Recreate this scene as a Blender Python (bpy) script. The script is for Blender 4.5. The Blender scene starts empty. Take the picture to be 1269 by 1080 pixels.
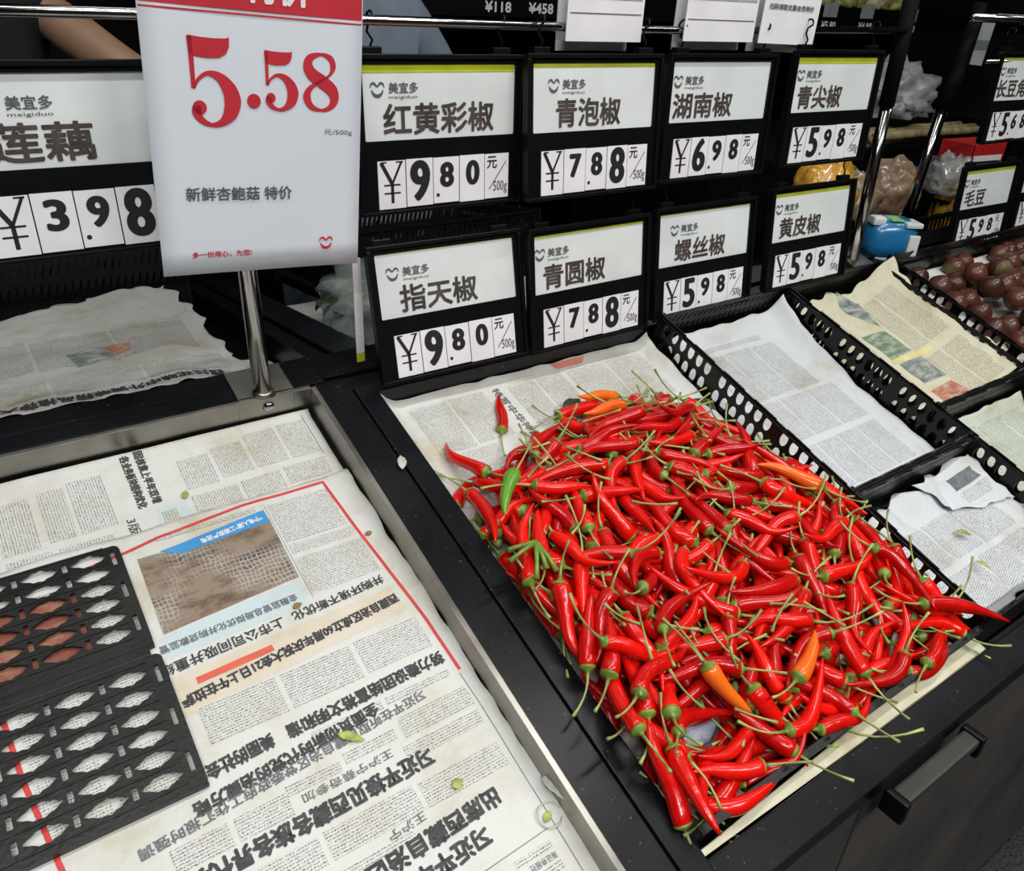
import bpy, bmesh, math, random
import numpy as np
from mathutils import Matrix, Vector, noise

random.seed(7); rng = np.random.default_rng(11)
SC = bpy.context.scene
COL = SC.collection
PI = math.pi

# ------------------------------------------------------------------ camera, world, lights, exposure
cam_d = bpy.data.cameras.new('camera'); cam = bpy.data.objects.new('camera', cam_d); COL.objects.link(cam)
_R = ((0.8179286, -0.5733884, 0.0471009), (-0.2464530, -0.4231815, -0.8718820), (0.5198593, 0.7015292, -0.4874456))
cam.matrix_world = Matrix(((_R[0][0], -_R[1][0], -_R[2][0], 0), (_R[0][1], -_R[1][1], -_R[2][1], 0),
                           (_R[0][2], -_R[1][2], -_R[2][2], 1.45), (0, 0, 0, 1)))
cam_d.sensor_fit = 'HORIZONTAL'; cam_d.sensor_width = 36; cam_d.lens = 36 * 989.49 / 1269
cam_d.clip_start = 0.02; cam_d.clip_end = 60
SC.camera = cam
SC.view_settings.view_transform = 'Standard'; SC.view_settings.look = 'None'
SC.view_settings.gamma = 1; SC.view_settings.use_curve_mapping = False
SC.view_settings.exposure = 0.0
world = bpy.data.worlds.new('world'); SC.world = world; world.use_nodes = True
world.node_tree.nodes['Background'].inputs[0].default_value = (0.80, 0.88, 1.0, 1)
world.node_tree.nodes['Background'].inputs[1].default_value = 0.16

def area(name, loc, rot, sx, sy, power, col=(1, 0.985, 0.95)):
    d = bpy.data.lights.new(name, 'AREA'); d.shape = 'RECTANGLE'; d.size = sx; d.size_y = sy
    d.energy = power; d.color = col
    o = bpy.data.objects.new(name, d); COL.objects.link(o); o.location = loc; o.rotation_euler = rot
    return o
# rows of ceiling tubes running along the produce island, over the customer side
LAMPS = [(-0.25, 0.25, 2.75, 12), (1.15, 0.25, 2.75, 12), (-0.35, -1.05, 2.75, 36), (1.25, -1.05, 2.75, 36),
         (0.45, 1.25, 2.75, 3), (2.7, 0.0, 2.75, 8), (2.9, 1.6, 2.75, 4)]
for (lx, ly, lz, lp) in LAMPS:
    area('tube_light', (lx, ly, lz - 0.03), (0, 0, 0), 1.2, 0.07, lp)

# ------------------------------------------------------------------ materials
MATS = {}
def new_mat(name):
    m = bpy.data.materials.new(name); m.use_nodes = True
    nt = m.node_tree; b = nt.nodes['Principled BSDF']
    return m, nt, nt.nodes, nt.links, b
def ramp(nd, stops):
    r = nd.new('ShaderNodeValToRGB'); e = r.color_ramp.elements
    while len(e) < len(stops): e.new(0.5)
    for k, (p, c) in enumerate(stops):
        e[k].position = p; e[k].color = (*c, 1) if len(c) == 3 else c
    return r
def mat(name, col, rough=0.5, metal=0.0, var=0.15, scale=30, bump=0.0, bscale=200, coat=0.0, spec=0.5, trans=0.0, alpha=1.0, rvar=0.0):
    if name in MATS: return MATS[name]
    m, nt, nd, lk, b = new_mat(name)
    g = nd.new('ShaderNodeNewGeometry')
    n = nd.new('ShaderNodeTexNoise'); n.inputs['Scale'].default_value = scale; n.inputs['Detail'].default_value = 6
    lk.new(g.outputs['Position'], n.inputs['Vector'])
    c0 = tuple(min(1, c * (1 - var)) for c in col); c1 = tuple(min(1, c * (1 + var)) for c in col)
    r = ramp(nd, [(0.3, c0), (0.7, c1)]); lk.new(n.outputs['Fac'], r.inputs['Fac']); lk.new(r.outputs['Color'], b.inputs['Base Color'])
    b.inputs['Roughness'].default_value = rough; b.inputs['Metallic'].default_value = metal
    b.inputs['Specular IOR Level'].default_value = spec
    b.inputs['Coat Weight'].default_value = coat
    b.inputs['Transmission Weight'].default_value = trans; b.inputs['Alpha'].default_value = alpha
    if rvar:
        mr = nd.new('ShaderNodeMapRange'); mr.inputs['To Min'].default_value = max(0.02, rough - rvar); mr.inputs['To Max'].default_value = rough + rvar
        lk.new(n.outputs['Fac'], mr.inputs['Value']); lk.new(mr.outputs['Result'], b.inputs['Roughness'])
    if bump:
        n2 = nd.new('ShaderNodeTexNoise'); n2.inputs['Scale'].default_value = bscale; n2.inputs['Detail'].default_value = 4
        lk.new(g.outputs['Position'], n2.inputs['Vector'])
        bp = nd.new('ShaderNodeBump'); bp.inputs['Strength'].default_value = bump; bp.inputs['Distance'].default_value = 0.002
        lk.new(n2.outputs['Fac'], bp.inputs['Height']); lk.new(bp.outputs['Normal'], b.inputs['Normal'])
    MATS[name] = m
    return m

def mat_painted_metal():
    m, nt, nd, lk, b = new_mat('black_painted_metal')
    g = nd.new('ShaderNodeNewGeometry')
    n = nd.new('ShaderNodeTexNoise'); n.inputs['Scale'].default_value = 9; n.inputs['Detail'].default_value = 8
    lk.new(g.outputs['Position'], n.inputs['Vector'])
    r = ramp(nd, [(0.35, (0.0018, 0.0022, 0.0035)), (0.7, (0.005, 0.006, 0.008))]); lk.new(n.outputs['Fac'], r.inputs['Fac'])
    n2 = nd.new('ShaderNodeTexNoise'); n2.inputs['Scale'].default_value = 260; n2.inputs['Detail'].default_value = 2
    lk.new(g.outputs['Position'], n2.inputs['Vector'])
    r2 = ramp(nd, [(0.70, (0, 0, 0)), (0.76, (1, 1, 1))]); lk.new(n2.outputs['Fac'], r2.inputs['Fac'])
    mx = nd.new('ShaderNodeMixRGB'); lk.new(r2.outputs['Color'], mx.inputs['Fac']); lk.new(r.outputs['Color'], mx.inputs[1]); mx.inputs[2].default_value = (0.12, 0.12, 0.10, 1)
    lk.new(mx.outputs[0], b.inputs['Base Color'])
    mr = nd.new('ShaderNodeMapRange'); mr.inputs['To Min'].default_value = 0.22; mr.inputs['To Max'].default_value = 0.42; b.inputs['Specular IOR Level'].default_value = 0.22
    lk.new(n.outputs['Fac'], mr.inputs['Value']); lk.new(mr.outputs['Result'], b.inputs['Roughness'])
    return m
RAIL = mat_painted_metal()
PLASTIC = mat('black_plastic', (0.004, 0.004, 0.0045), 0.36, var=0.3, bump=0.3, bscale=120, spec=0.3)
FRAMEB = mat('black_sign_plastic', (0.003, 0.0035, 0.004), 0.38, var=0.2, spec=0.22)
GREYPL = mat('charcoal_plastic', (0.011, 0.012, 0.012), 0.42, var=0.3, bump=0.3, spec=0.35)
SLEEVE = mat('black_rubber_sleeve', (0.003, 0.003, 0.004), 0.75, var=0.2, spec=0.1)
STEEL = mat('brushed_steel', (0.30, 0.29, 0.26), 0.34, 1.0, var=0.25, scale=18, rvar=0.12)
CHROME = mat('polished_steel', (0.42, 0.41, 0.40), 0.14, 1.0, var=0.1, rvar=0.05)
INK = mat('black_ink', (0.010, 0.010, 0.012), 0.6, var=0.1)
INKB = mat('brown_black_ink', (0.060, 0.045, 0.042), 0.6, var=0.5, scale=60)
CARD = mat('white_card', (0.82, 0.82, 0.85), 0.35, var=0.05, scale=25)
LABEL = mat('white_label_film', (0.72, 0.77, 0.77), 0.22, var=0.07, scale=14, coat=0.3, bump=0.25, bscale=40)
YELLOW = mat('yellow_green_film', (0.50, 0.55, 0.03), 0.35, var=0.15)
POSTERP = mat('poster_paper', (0.70, 0.76, 0.84), 0.35, var=0.02, scale=5)
RED = mat('red_print', (0.53, 0.032, 0.048), 0.4, var=0.06)
WHITE = mat('white_print', (0.8, 0.8, 0.8), 0.5, var=0.02)
GREYINK = mat('grey_ink', (0.09, 0.10, 0.10), 0.6, var=0.1)
WOODP = mat('grey_laminate', (0.058, 0.053, 0.050), 0.55, var=0.35, scale=7, bump=0.2)

def _newsprint(name, base, text=False, dirt=0.5, cell=0.0027, ink=(0.09, 0.09, 0.095), density=0.52):
    m, nt, nd, lk, b = new_mat(name)
    g = nd.new('ShaderNodeNewGeometry')
    n = nd.new('ShaderNodeTexNoise'); n.inputs['Scale'].default_value = 11; n.inputs['Detail'].default_value = 7; n.inputs['Roughness'].default_value = 0.62
    lk.new(g.outputs['Position'], n.inputs['Vector'])
    d = tuple(c * k for c, k in zip(base, (0.72, 0.64, 0.47)))
    r = ramp(nd, [(0.46, base), (0.58, tuple(a * (1 - dirt * .35) + e * dirt * .35 for a, e in zip(base, d))), (0.70, tuple(a * (1 - dirt) + e * dirt for a, e in zip(base, d)))])
    lk.new(n.outputs['Fac'], r.inputs['Fac'])
    out = r.outputs['Color']
    n3 = nd.new('ShaderNodeTexNoise'); n3.inputs['Scale'].default_value = 170; n3.inputs['Detail'].default_value = 3
    lk.new(g.outputs['Position'], n3.inputs['Vector'])
    if text:
        uv = nd.new('ShaderNodeUVMap')
        sc = nd.new('ShaderNodeVectorMath'); sc.operation = 'SCALE'; sc.inputs['Scale'].default_value = 1 / cell; lk.new(uv.outputs['UV'], sc.inputs[0])
        fr = nd.new('ShaderNodeVectorMath'); fr.operation = 'FRACTION'; lk.new(sc.outputs[0], fr.inputs[0])
        sp = nd.new('ShaderNodeSeparateXYZ'); lk.new(fr.outputs[0], sp.inputs[0])
        s5 = nd.new('ShaderNodeVectorMath'); s5.operation = 'SCALE'; s5.inputs['Scale'].default_value = 5; lk.new(sc.outputs[0], s5.inputs[0])
        fl = nd.new('ShaderNodeVectorMath'); fl.operation = 'FLOOR'; lk.new(s5.outputs[0], fl.inputs[0])
        wn = nd.new('ShaderNodeTexWhiteNoise'); wn.noise_dimensions = '2D'; lk.new(fl.outputs[0], wn.inputs['Vector'])
        gt = nd.new('ShaderNodeMath'); gt.operation = 'LESS_THAN'; gt.inputs[1].default_value = density; lk.new(wn.outputs['Value'], gt.inputs[0])
        gx = nd.new('ShaderNodeMath'); gx.operation = 'GREATER_THAN'; gx.inputs[1].default_value = 0.14; lk.new(sp.outputs['X'], gx.inputs[0])
        gy = nd.new('ShaderNodeMath'); gy.operation = 'GREATER_THAN'; gy.inputs[1].default_value = 0.44; lk.new(sp.outputs['Y'], gy.inputs[0])
        m1 = nd.new('ShaderNodeMath'); m1.operation = 'MULTIPLY'; lk.new(gt.outputs[0], m1.inputs[0]); lk.new(gx.outputs[0], m1.inputs[1])
        m2 = nd.new('ShaderNodeMath'); m2.operation = 'MULTIPLY'; lk.new(m1.outputs[0], m2.inputs[0]); lk.new(gy.outputs[0], m2.inputs[1])
        m3 = nd.new('ShaderNodeMath'); m3.operation = 'MULTIPLY'; m3.inputs[1].default_value = 0.86; lk.new(m2.outputs[0], m3.inputs[0])
        mx = nd.new('ShaderNodeMixRGB'); lk.new(m3.outputs[0], mx.inputs['Fac']); lk.new(out, mx.inputs[1]); mx.inputs[2].default_value = (*ink, 1)
        out = mx.outputs[0]
    lk.new(out, b.inputs['Base Color']); b.inputs['Roughness'].default_value = 0.75; b.inputs['Specular IOR Level'].default_value = 0.25
    bp = nd.new('ShaderNodeBump'); bp.inputs['Strength'].default_value = 0.25; bp.inputs['Distance'].default_value = 0.001
    n5 = nd.new('ShaderNodeTexNoise'); n5.inputs['Scale'].default_value = 26; n5.inputs['Detail'].default_value = 3; n5.inputs['Distortion'].default_value = 1.2
    lk.new(g.outputs['Position'], n5.inputs['Vector'])
    b2 = nd.new('ShaderNodeBump'); b2.inputs['Strength'].default_value = 0.5; b2.inputs['Distance'].default_value = 0.006
    lk.new(n5.outputs['Fac'], b2.inputs['Height']); lk.new(b2.outputs['Normal'], bp.inputs['Normal'])
    lk.new(n3.outputs['Fac'], bp.inputs['Height']); lk.new(bp.outputs['Normal'], b.inputs['Normal'])
    return m
NB = {'white': (0.64, 0.65, 0.63), 'cool': (0.58, 0.61, 0.64), 'cream': (0.60, 0.58, 0.44), 'grey': (0.50, 0.51, 0.49), 'green': (0.55, 0.60, 0.52)}
PAPER = {k: _newsprint('newsprint_' + k, v, dirt=0.8) for k, v in NB.items()}
PTEXT = {k: _newsprint('newsprint_text_' + k, v, True, dirt=0.8) for k, v in NB.items()}
CYANP = _newsprint('newsprint_cyan_tint', (0.54, 0.64, 0.67), dirt=0.6)
PEACHP = _newsprint('newsprint_peach_tint', (0.66, 0.60, 0.50), dirt=0.8)
REDP = mat('newsprint_red', (0.60, 0.05, 0.05), 0.7, var=0.15)
ORNP = mat('newsprint_orange_red', (0.66, 0.12, 0.07), 0.7, var=0.15)
BLUEP = mat('newsprint_blue', (0.05, 0.28, 0.60), 0.7, var=0.1)
NINK = mat('newsprint_ink', (0.045, 0.047, 0.050), 0.7, var=0.45, scale=120)
NINKL = mat('newsprint_light_ink', (0.13, 0.15, 0.16), 0.7, var=0.3, scale=120)

def photo_mat(name, cols, scale=25, grid=False):
    m, nt, nd, lk, b = new_mat(name)
    uv = nd.new('ShaderNodeUVMap')
    mp = nd.new('ShaderNodeMapping'); mp.inputs['Scale'].default_value = (1, 2.6, 1); lk.new(uv.outputs['UV'], mp.inputs['Vector'])
    n = nd.new('ShaderNodeTexNoise'); n.inputs['Scale'].default_value = scale; n.inputs['Detail'].default_value = 8; n.inputs['Roughness'].default_value = 0.7
    lk.new(mp.outputs[0], n.inputs['Vector'])
    r = ramp(nd, [(0.32 + 0.34 * k / (len(cols) - 1), c) for k, c in enumerate(cols)]); lk.new(n.outputs['Fac'], r.inputs['Fac'])
    out = r.outputs['Color']
    if grid:   # pale scaffolding-like hatching of the pictured site
        w = nd.new('ShaderNodeTexWave'); w.wave_type = 'BANDS'; w.bands_direction = 'X'; w.inputs['Scale'].default_value = 70; w.inputs['Distortion'].default_value = 5
        lk.new(uv.outputs['UV'], w.inputs['Vector'])
        w2 = nd.new('ShaderNodeTexWave'); w2.bands_direction = 'Y'; w2.inputs['Scale'].default_value = 60; w2.inputs['Distortion'].default_value = 6; lk.new(uv.outputs['UV'], w2.inputs['Vector'])
        mxx = nd.new('ShaderNodeMath'); mxx.operation = 'MAXIMUM'; lk.new(w.outputs['Fac'], mxx.inputs[0]); lk.new(w2.outputs['Fac'], mxx.inputs[1])
        rr = ramp(nd, [(0.82, (0, 0, 0)), (1.0, (1, 1, 1))]); lk.new(mxx.outputs[0], rr.inputs['Fac'])
        n4 = nd.new('ShaderNodeTexNoise'); n4.inputs['Scale'].default_value = 14; lk.new(uv.outputs['UV'], n4.inputs['Vector'])
        r4 = ramp(nd, [(0.45, (0, 0, 0)), (0.58, (1, 1, 1))]); lk.new(n4.outputs['Fac'], r4.inputs['Fac'])
        mm = nd.new('ShaderNodeMath'); mm.operation = 'MULTIPLY'; lk.new(rr.outputs['Color'], mm.inputs[0]); lk.new(r4.outputs['Color'], mm.inputs[1])
        mx = nd.new('ShaderNodeMixRGB'); lk.new(mm.outputs[0], mx.inputs['Fac']); lk.new(out, mx.inputs[1]); mx.inputs[2].default_value = (0.42, 0.43, 0.40, 1)
        out = mx.outputs[0]
    lk.new(out, b.inputs['Base Color']); b.inputs['Roughness'].default_value = 0.7
    return m
PHOTO = photo_mat('printed_landscape', [(0.05, 0.045, 0.05), (0.16, 0.11, 0.08), (0.28, 0.21, 0.15), (0.22, 0.20, 0.19)], 22, True)
PHOTO2 = photo_mat('printed_green_picture', [(0.05, 0.09, 0.07), (0.18, 0.26, 0.18), (0.45, 0.47, 0.36)], 30)
PHOTO3 = photo_mat('printed_grey_picture', [(0.05, 0.08, 0.10), (0.22, 0.26, 0.24), (0.5, 0.5, 0.42)], 30)
PHOTO4 = photo_mat('printed_red_picture', [(0.22, 0.05, 0.04), (0.45, 0.18, 0.12), (0.5, 0.45, 0.3)], 30)

def chilli_mat(name, c1, c2, rough=0.24):
    m, nt, nd, lk, b = new_mat(name)
    oi = nd.new('ShaderNodeObjectInfo'); tc = nd.new('ShaderNodeTexCoord')
    n = nd.new('ShaderNodeTexNoise'); n.inputs['Scale'].default_value = 30; n.inputs['Detail'].default_value = 3; lk.new(tc.outputs['Object'], n.inputs['Vector'])
    ad = nd.new('ShaderNodeMath'); ad.operation = 'MULTIPLY_ADD'; ad.inputs[1].default_value = 0.55; lk.new(oi.outputs['Random'], ad.inputs[0])
    ms = nd.new('ShaderNodeMath'); ms.operation = 'MULTIPLY'; ms.inputs[1].default_value = 0.45; lk.new(n.outputs['Fac'], ms.inputs[0]); lk.new(ms.outputs[0], ad.inputs[2])
    r = ramp(nd, [(0.15, c1), (0.85, c2)]); lk.new(ad.outputs[0], r.inputs['Fac']); lk.new(r.outputs['Color'], b.inputs['Base Color'])
    b.inputs['Roughness'].default_value = rough; b.inputs['Coat Weight'].default_value = 0.15; b.inputs['Coat Roughness'].default_value = 0.05
    b.inputs['Specular IOR Level'].default_value = 0.38
    n2 = nd.new('ShaderNodeTexNoise'); n2.inputs['Scale'].default_value = 90; lk.new(tc.outputs['Object'], n2.inputs['Vector'])
    bp = nd.new('ShaderNodeBump'); bp.inputs['Strength'].default_value = 0.35; bp.inputs['Distance'].default_value = 0.002; lk.new(n2.outputs['Fac'], bp.inputs['Height']); lk.new(bp.outputs['Normal'], b.inputs['Normal'])
    return m
CHRED = chilli_mat('red_chilli_skin', (0.36, 0.0010, 0.002), (0.84, 0.008, 0.0025))
CHORG = chilli_mat('orange_chilli_skin', (0.78, 0.07, 0.006), (0.84, 0.17, 0.012))
CHGRN = chilli_mat('green_chilli_skin', (0.10, 0.26, 0.02), (0.16, 0.36, 0.03))
CALYX = mat('calyx_green', (0.15, 0.24, 0.035), 0.4, var=0.4, scale=70)
STEM = mat('stem_green', (0.27, 0.33, 0.10), 0.42, var=0.55, scale=35)

# ------------------------------------------------------------------ object helpers
def tag(o, label=None, cat=None, group=None, kind=None):
    if label: o['label'] = label
    if cat: o['category'] = cat
    if group: o['group'] = group
    if kind: o['kind'] = kind
    return o
WM = {}
def place(o, parent=None, world=None):
    """link o; world = desired world matrix (Matrix)."""
    world = world.copy() if world is not None else (WM[parent.name].copy() if parent else Matrix())
    COL.objects.link(o)
    if parent:
        o.parent = parent; o.matrix_basis = WM[parent.name].inverted() @ world
    else: o.matrix_basis = world
    WM[o.name] = world
    return o
def empty(name, world, label=None, cat=None, group=None, kind=None):
    o = bpy.data.objects.new(name, None); o.empty_display_size = 0.05
    place(o, None, world); return tag(o, label, cat, group, kind)
def mesh(name, V, F, mats, smooth=False, uv=None):
    me = bpy.data.meshes.new(name); me.from_pydata([tuple(v) for v in V], [], [tuple(f) for f in F])
    for m in (mats if isinstance(mats, (list, tuple)) else [mats]): me.materials.append(m)
    if smooth: me.polygons.foreach_set('use_smooth', [True] * len(me.polygons))
    if uv is not None:
        l = me.uv_layers.new(name='UVMap'); idx = np.zeros(len(me.loops), dtype=np.int32); me.loops.foreach_get('vertex_index', idx)
        l.data.foreach_set('uv', np.asarray(uv, dtype=np.float32)[idx].ravel())
    me.update(); return me
def obj(name, me, parent=None, world=None):
    return place(bpy.data.objects.new(name, me), parent, world)
def bm_mesh(name, bm, m, smooth=False):
    me = bpy.data.meshes.new(name); bm.normal_update(); bm.to_mesh(me); bm.free(); me.materials.append(m)
    if smooth: me.polygons.foreach_set('use_smooth', [True] * len(me.polygons))
    return me
def box_bm(bm, x0, x1, y0, y1, z0, z1, bev=0.0):
    vs = [bm.verts.new((x, y, z)) for x in (x0, x1) for y in (y0, y1) for z in (z0, z1)]
    fs = [(0, 1, 3, 2), (4, 6, 7, 5), (0, 4, 5, 1), (2, 3, 7, 6), (0, 2, 6, 4), (1, 5, 7, 3)]
    nf = [bm.faces.new([vs[i] for i in f]) for f in fs]
    if bev:
        es = list({e for f in nf for e in f.edges})
        bmesh.ops.bevel(bm, geom=es, offset=bev, segments=2, affect='EDGES', profile=0.6)
def box(name, b, m, parent=None, world=None, bev=0.001):
    bm = bmesh.new(); box_bm(bm, *b, bev=bev)
    return obj(name, bm_mesh(name, bm, m), parent, world)
def tube_mesh(name, pts, rad, m, seg=10, cap=True):
    pts = [Vector(p) for p in pts]; n = len(pts)
    if not hasattr(rad, '__len__'): rad = [rad] * n
    V, F = [], []
    t0 = (pts[1] - pts[0]).normalized(); up = Vector((0, 0, 1)) if abs(t0.z) < 0.9 else Vector((1, 0, 0))
    a = t0.cross(up).normalized()
    for i, p in enumerate(pts):
        t = (pts[min(i + 1, n - 1)] - pts[max(i - 1, 0)]).normalized()
        a = (a - t * a.dot(t)).normalized(); c = t.cross(a)
        for k in range(seg):
            w = 2 * PI * k / seg; V.append(p + (a * math.cos(w) + c * math.sin(w)) * rad[i])
    for i in range(n - 1):
        for k in range(seg):
            j = (k + 1) % seg; F.append((i * seg + k, i * seg + j, (i + 1) * seg + j, (i + 1) * seg + k))
    if cap: F.append(tuple(range(seg))[::-1]); F.append(tuple((n - 1) * seg + k for k in range(seg)))
    return mesh(name, V, F, m, True)

def curve_mesh(name, loops, thick, m, bevel=0.0):
    """flat plate with holes: loops[0] outline, others holes; in XY, thickness along Z."""
    cu = bpy.data.curves.new('tmp', 'CURVE'); cu.dimensions = '2D'; cu.fill_mode = 'BOTH'; cu.extrude = thick / 2
    for lp in loops:
        s = cu.splines.new('POLY'); s.points.add(len(lp) - 1); s.use_cyclic_u = True
        for p, q in zip(s.points, lp): p.co = (q[0], q[1], 0, 1)
    o = bpy.data.objects.new('tmp', cu); COL.objects.link(o)
    me = bpy.data.meshes.new_from_object(o.evaluated_get(bpy.context.evaluated_depsgraph_get()))
    bpy.data.objects.remove(o); bpy.data.curves.remove(cu)
    me.name = name; me.materials.clear(); me.materials.append(m)
    return me

_tcache = {}
def text_raw(s):
    if s in _tcache: return _tcache[s]
    cu = bpy.data.curves.new('tmp', 'FONT'); cu.body = s; cu.size = 1; cu.resolution_u = 5 if s.isascii() and len(s) < 3 else 2; cu.align_x = 'LEFT'
    o = bpy.data.objects.new('tmp', cu); COL.objects.link(o)
    me = bpy.data.meshes.new_from_object(o.evaluated_get(bpy.context.evaluated_depsgraph_get()))
    V = np.zeros(len(me.vertices) * 3, dtype=np.float32); me.vertices.foreach_get('co', V); V = V.reshape(-1, 3)[:, :2].copy()
    F = [tuple(p.vertices) for p in me.polygons]
    bpy.data.objects.remove(o); bpy.data.curves.remove(cu); bpy.data.meshes.remove(me)
    lo, hi = V.min(0), V.max(0); V = (V - lo) / np.maximum(hi - lo, 1e-6)
    _tcache[s] = (V, F, (hi - lo)); return _tcache[s]
def text_vf(s, x, y, w, h, bold=0.0, ncopy=8):
    """text fitted into box (x,y)-(x+w,y+h); bold = stroke growth in metres. Returns XY verts, layer z, faces"""
    V, F, _ = text_raw(s)
    bx, by = bold if isinstance(bold, tuple) else (bold, bold)
    P = V * [w - 2 * bx, h - 2 * by] + [x + bx, y + by]
    if bx <= 0: return P, np.zeros(len(P)), F
    VV, ZZ, FF = [], [], []
    for k in range(ncopy):
        a = 2 * PI * k / ncopy + 0.39; off = len(P) * k
        VV.append(P + [bx * math.cos(a), by * math.sin(a)]); ZZ.append(np.full(len(P), k * 1.2e-5)); FF += [tuple(i + off for i in f) for f in F]
    return np.vstack(VV), np.concatenate(ZZ), FF
def stroke_vf(pts, wid, closed=False, sub=8):
    """variable width ribbon through points (Catmull-Rom)"""
    P = np.array(pts, float); Wd = np.array(wid, float); n = len(P); C, R = [], []
    rngi = range(n if closed else n - 1)
    g = (lambda i: i % n) if closed else (lambda i: min(max(i, 0), n - 1))
    for i in rngi:
        for k in range(sub):
            t = k / sub; a, b, c, d = P[g(i - 1)], P[g(i)], P[g(i + 1)], P[g(i + 2)]
            C.append(0.5 * ((2 * b) + (c - a) * t + (2 * a - 5 * b + 4 * c - d) * t * t + (3 * b - a - 3 * c + d) * t ** 3))
            R.append(Wd[g(i)] * (1 - t) + Wd[g(i + 1)] * t)
    if not closed: C.append(P[-1]); R.append(Wd[-1])
    C = np.array(C); R = np.array(R); m = len(C); V = []
    for i in range(m):
        a = C[(i - 1) % m] if closed else C[max(i - 1, 0)]; b = C[(i + 1) % m] if closed else C[min(i + 1, m - 1)]
        t = b - a; t = t / (np.hypot(*t) + 1e-9); nn = np.array([-t[1], t[0]])
        V += [C[i] + nn * R[i] / 2, C[i] - nn * R[i] / 2]
    F = [(2 * i, 2 * i + 1, 2 * ((i + 1) % m) + 1, 2 * ((i + 1) % m)) for i in range(m if closed else m - 1)]
    return np.array(V), F
def join_vf(parts):
    V, F, off = [], [], 0
    for v, f in parts: V.append(np.asarray(v)[:, :2]); F += [tuple(i + off for i in q) for q in f]; off += len(v)
    return np.vstack(V), F
def disc_vf(cx, cy, r, n=20):
    return np.array([(cx + r * math.cos(2 * PI * k / n), cy + r * math.sin(2 * PI * k / n)) for k in range(n)]), [tuple(range(n))]
def print_upright(name, P, F, m, parent, depth, Z=None):
    """flat print on a plane facing local -Y (x right, z up)"""
    z = Z if Z is not None else np.zeros(len(P))
    return obj(name, mesh(name, [(p[0], -depth - q, p[1]) for p, q in zip(P, z)], F, m), parent)

# ------------------------------------------------------------------ frames of reference
TH = 0.302677; YB = 3.78 * .22; ZB = 1.0
BED = Matrix(((1, 0, 0, 0), (0, math.cos(TH), -math.sin(TH), YB), (0, math.sin(TH), math.cos(TH), ZB), (0, 0, 0, 1)))
RTH = -0.14
REAR = Matrix(((1, 0, 0, 0), (0, math.cos(RTH), -math.sin(RTH), 0.90), (0, math.sin(RTH), math.cos(RTH), 1.0), (0, 0, 0, 1)))
T = Matrix.Translation
def RX(a): return Matrix.Rotation(a, 4, 'X')
def RY(a): return Matrix.Rotation(a, 4, 'Y')
def RZ(a): return Matrix.Rotation(a, 4, 'Z')

# ------------------------------------------------------------------ room shell
FLOORM = mat('dark_terrazzo', (0.035, 0.033, 0.031), 0.5, var=0.9, scale=160, bump=0.3)
WALLM = mat('dark_wall', (0.02, 0.02, 0.022), 0.8)
CEILM = mat('ceiling_tiles', (0.30, 0.31, 0.32), 0.8)
for nm, b, m in (('floor', (-2.5, 6, -2.5, 5, -0.05, 0), FLOORM), ('ceiling', (-2.5, 6, -2.5, 5, 3.0, 3.05), CEILM),
                 ('wall_back', (-2.5, 6, 5, 5.05, 0, 3), WALLM), ('wall_left', (-2.55, -2.5, -2.5, 5, 0, 3), WALLM),
                 ('wall_right', (6, 6.05, -2.5, 5, 0, 3), WALLM), ('wall_front', (-2.5, 6, -2.55, -2.5, 0, 3), WALLM)):
    o = box(nm, b, m, bev=0); o['kind'] = 'structure'

# ------------------------------------------------------------------ produce stand
stand = empty('display_stand', T((0.5, 0.5, 0)), 'black metal produce island with sloped bins, steel lined on the left', 'display stand')
def sp(name, b, m=RAIL, bev=0.0015, fr=BED): return box(name, b, m, stand, fr, bev)
sp('bin_floor', (-0.5, 0.331, -0.72, 0.040, -0.048, -0.036), PLASTIC)
sp('bin_floor', (0.400, 1.70, -0.632, -0.002, -0.052, -0.036), PLASTIC)
sp('bin_floor', (1.70, 2.9, -0.632, 0.050, -0.052, -0.036), PLASTIC)
sp('steel_liner', (0.324, 0.3305, -0.72, 0.030, -0.036, 0.001), STEEL, 0.0008)
sp('steel_liner', (-0.5, 0.324, 0.028, 0.034, -0.036, 0.001), STEEL, 0.0008)
sp('divider_rail', (0.331, 0.3715, -0.72, 0.036, -0.10, -0.001))
sp('divider_rail', (0.3725, 0.400, -0.70, 0.012, -0.10, 0.0015))
sp('back_rail', (-0.5, 0.345, 0.0345, 0.060, -0.06, 0.001))
sp('back_rail', (-0.5, 0.362, 0.061, 0.088, -0.06, -0.001))
sp('back_ledge', (0.3725, 2.9, 0.013, 0.040, -0.06, -0.006))
sp('back_ledge', (0.400, 1.70, -0.002, 0.012, -0.06, -0.001))
sp('back_ledge', (0.345, 2.9, 0.041, 0.085, -0.06, 0.0))
sp('front_rail', (0.3725, 2.9, -0.668, -0.632, -0.032, 0.0))
sp('front_rail', (-0.5, 0.3715, -0.78, -0.722, -0.05, 0.0))
sp('rear_rail', (0.376, 0.405, 0.0, 0.75, -0.06, -0.002), fr=REAR)
sp('rear_rail', (0.407, 0.440, 0.0, 0.75, -0.06, 0.004), fr=REAR)
sp('rear_rail', (0.442, 0.468, 0.05, 0.75, -0.06, 0.000), fr=REAR)
sp('rear_rail', (-0.5, 1.60, -0.02, 0.045, -0.07, -0.002), fr=REAR)
sp('rear_bin_floor', (-0.5, 1.60, 0.05, 0.62, -0.07, -0.05), PLASTIC, fr=REAR)
I4 = Matrix()
yf = 0.1945
sp('front_lip', (-0.5, 2.9, yf + 0.002, yf + 0.03, 0.772, 0.800), RAIL, fr=I4)
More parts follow.
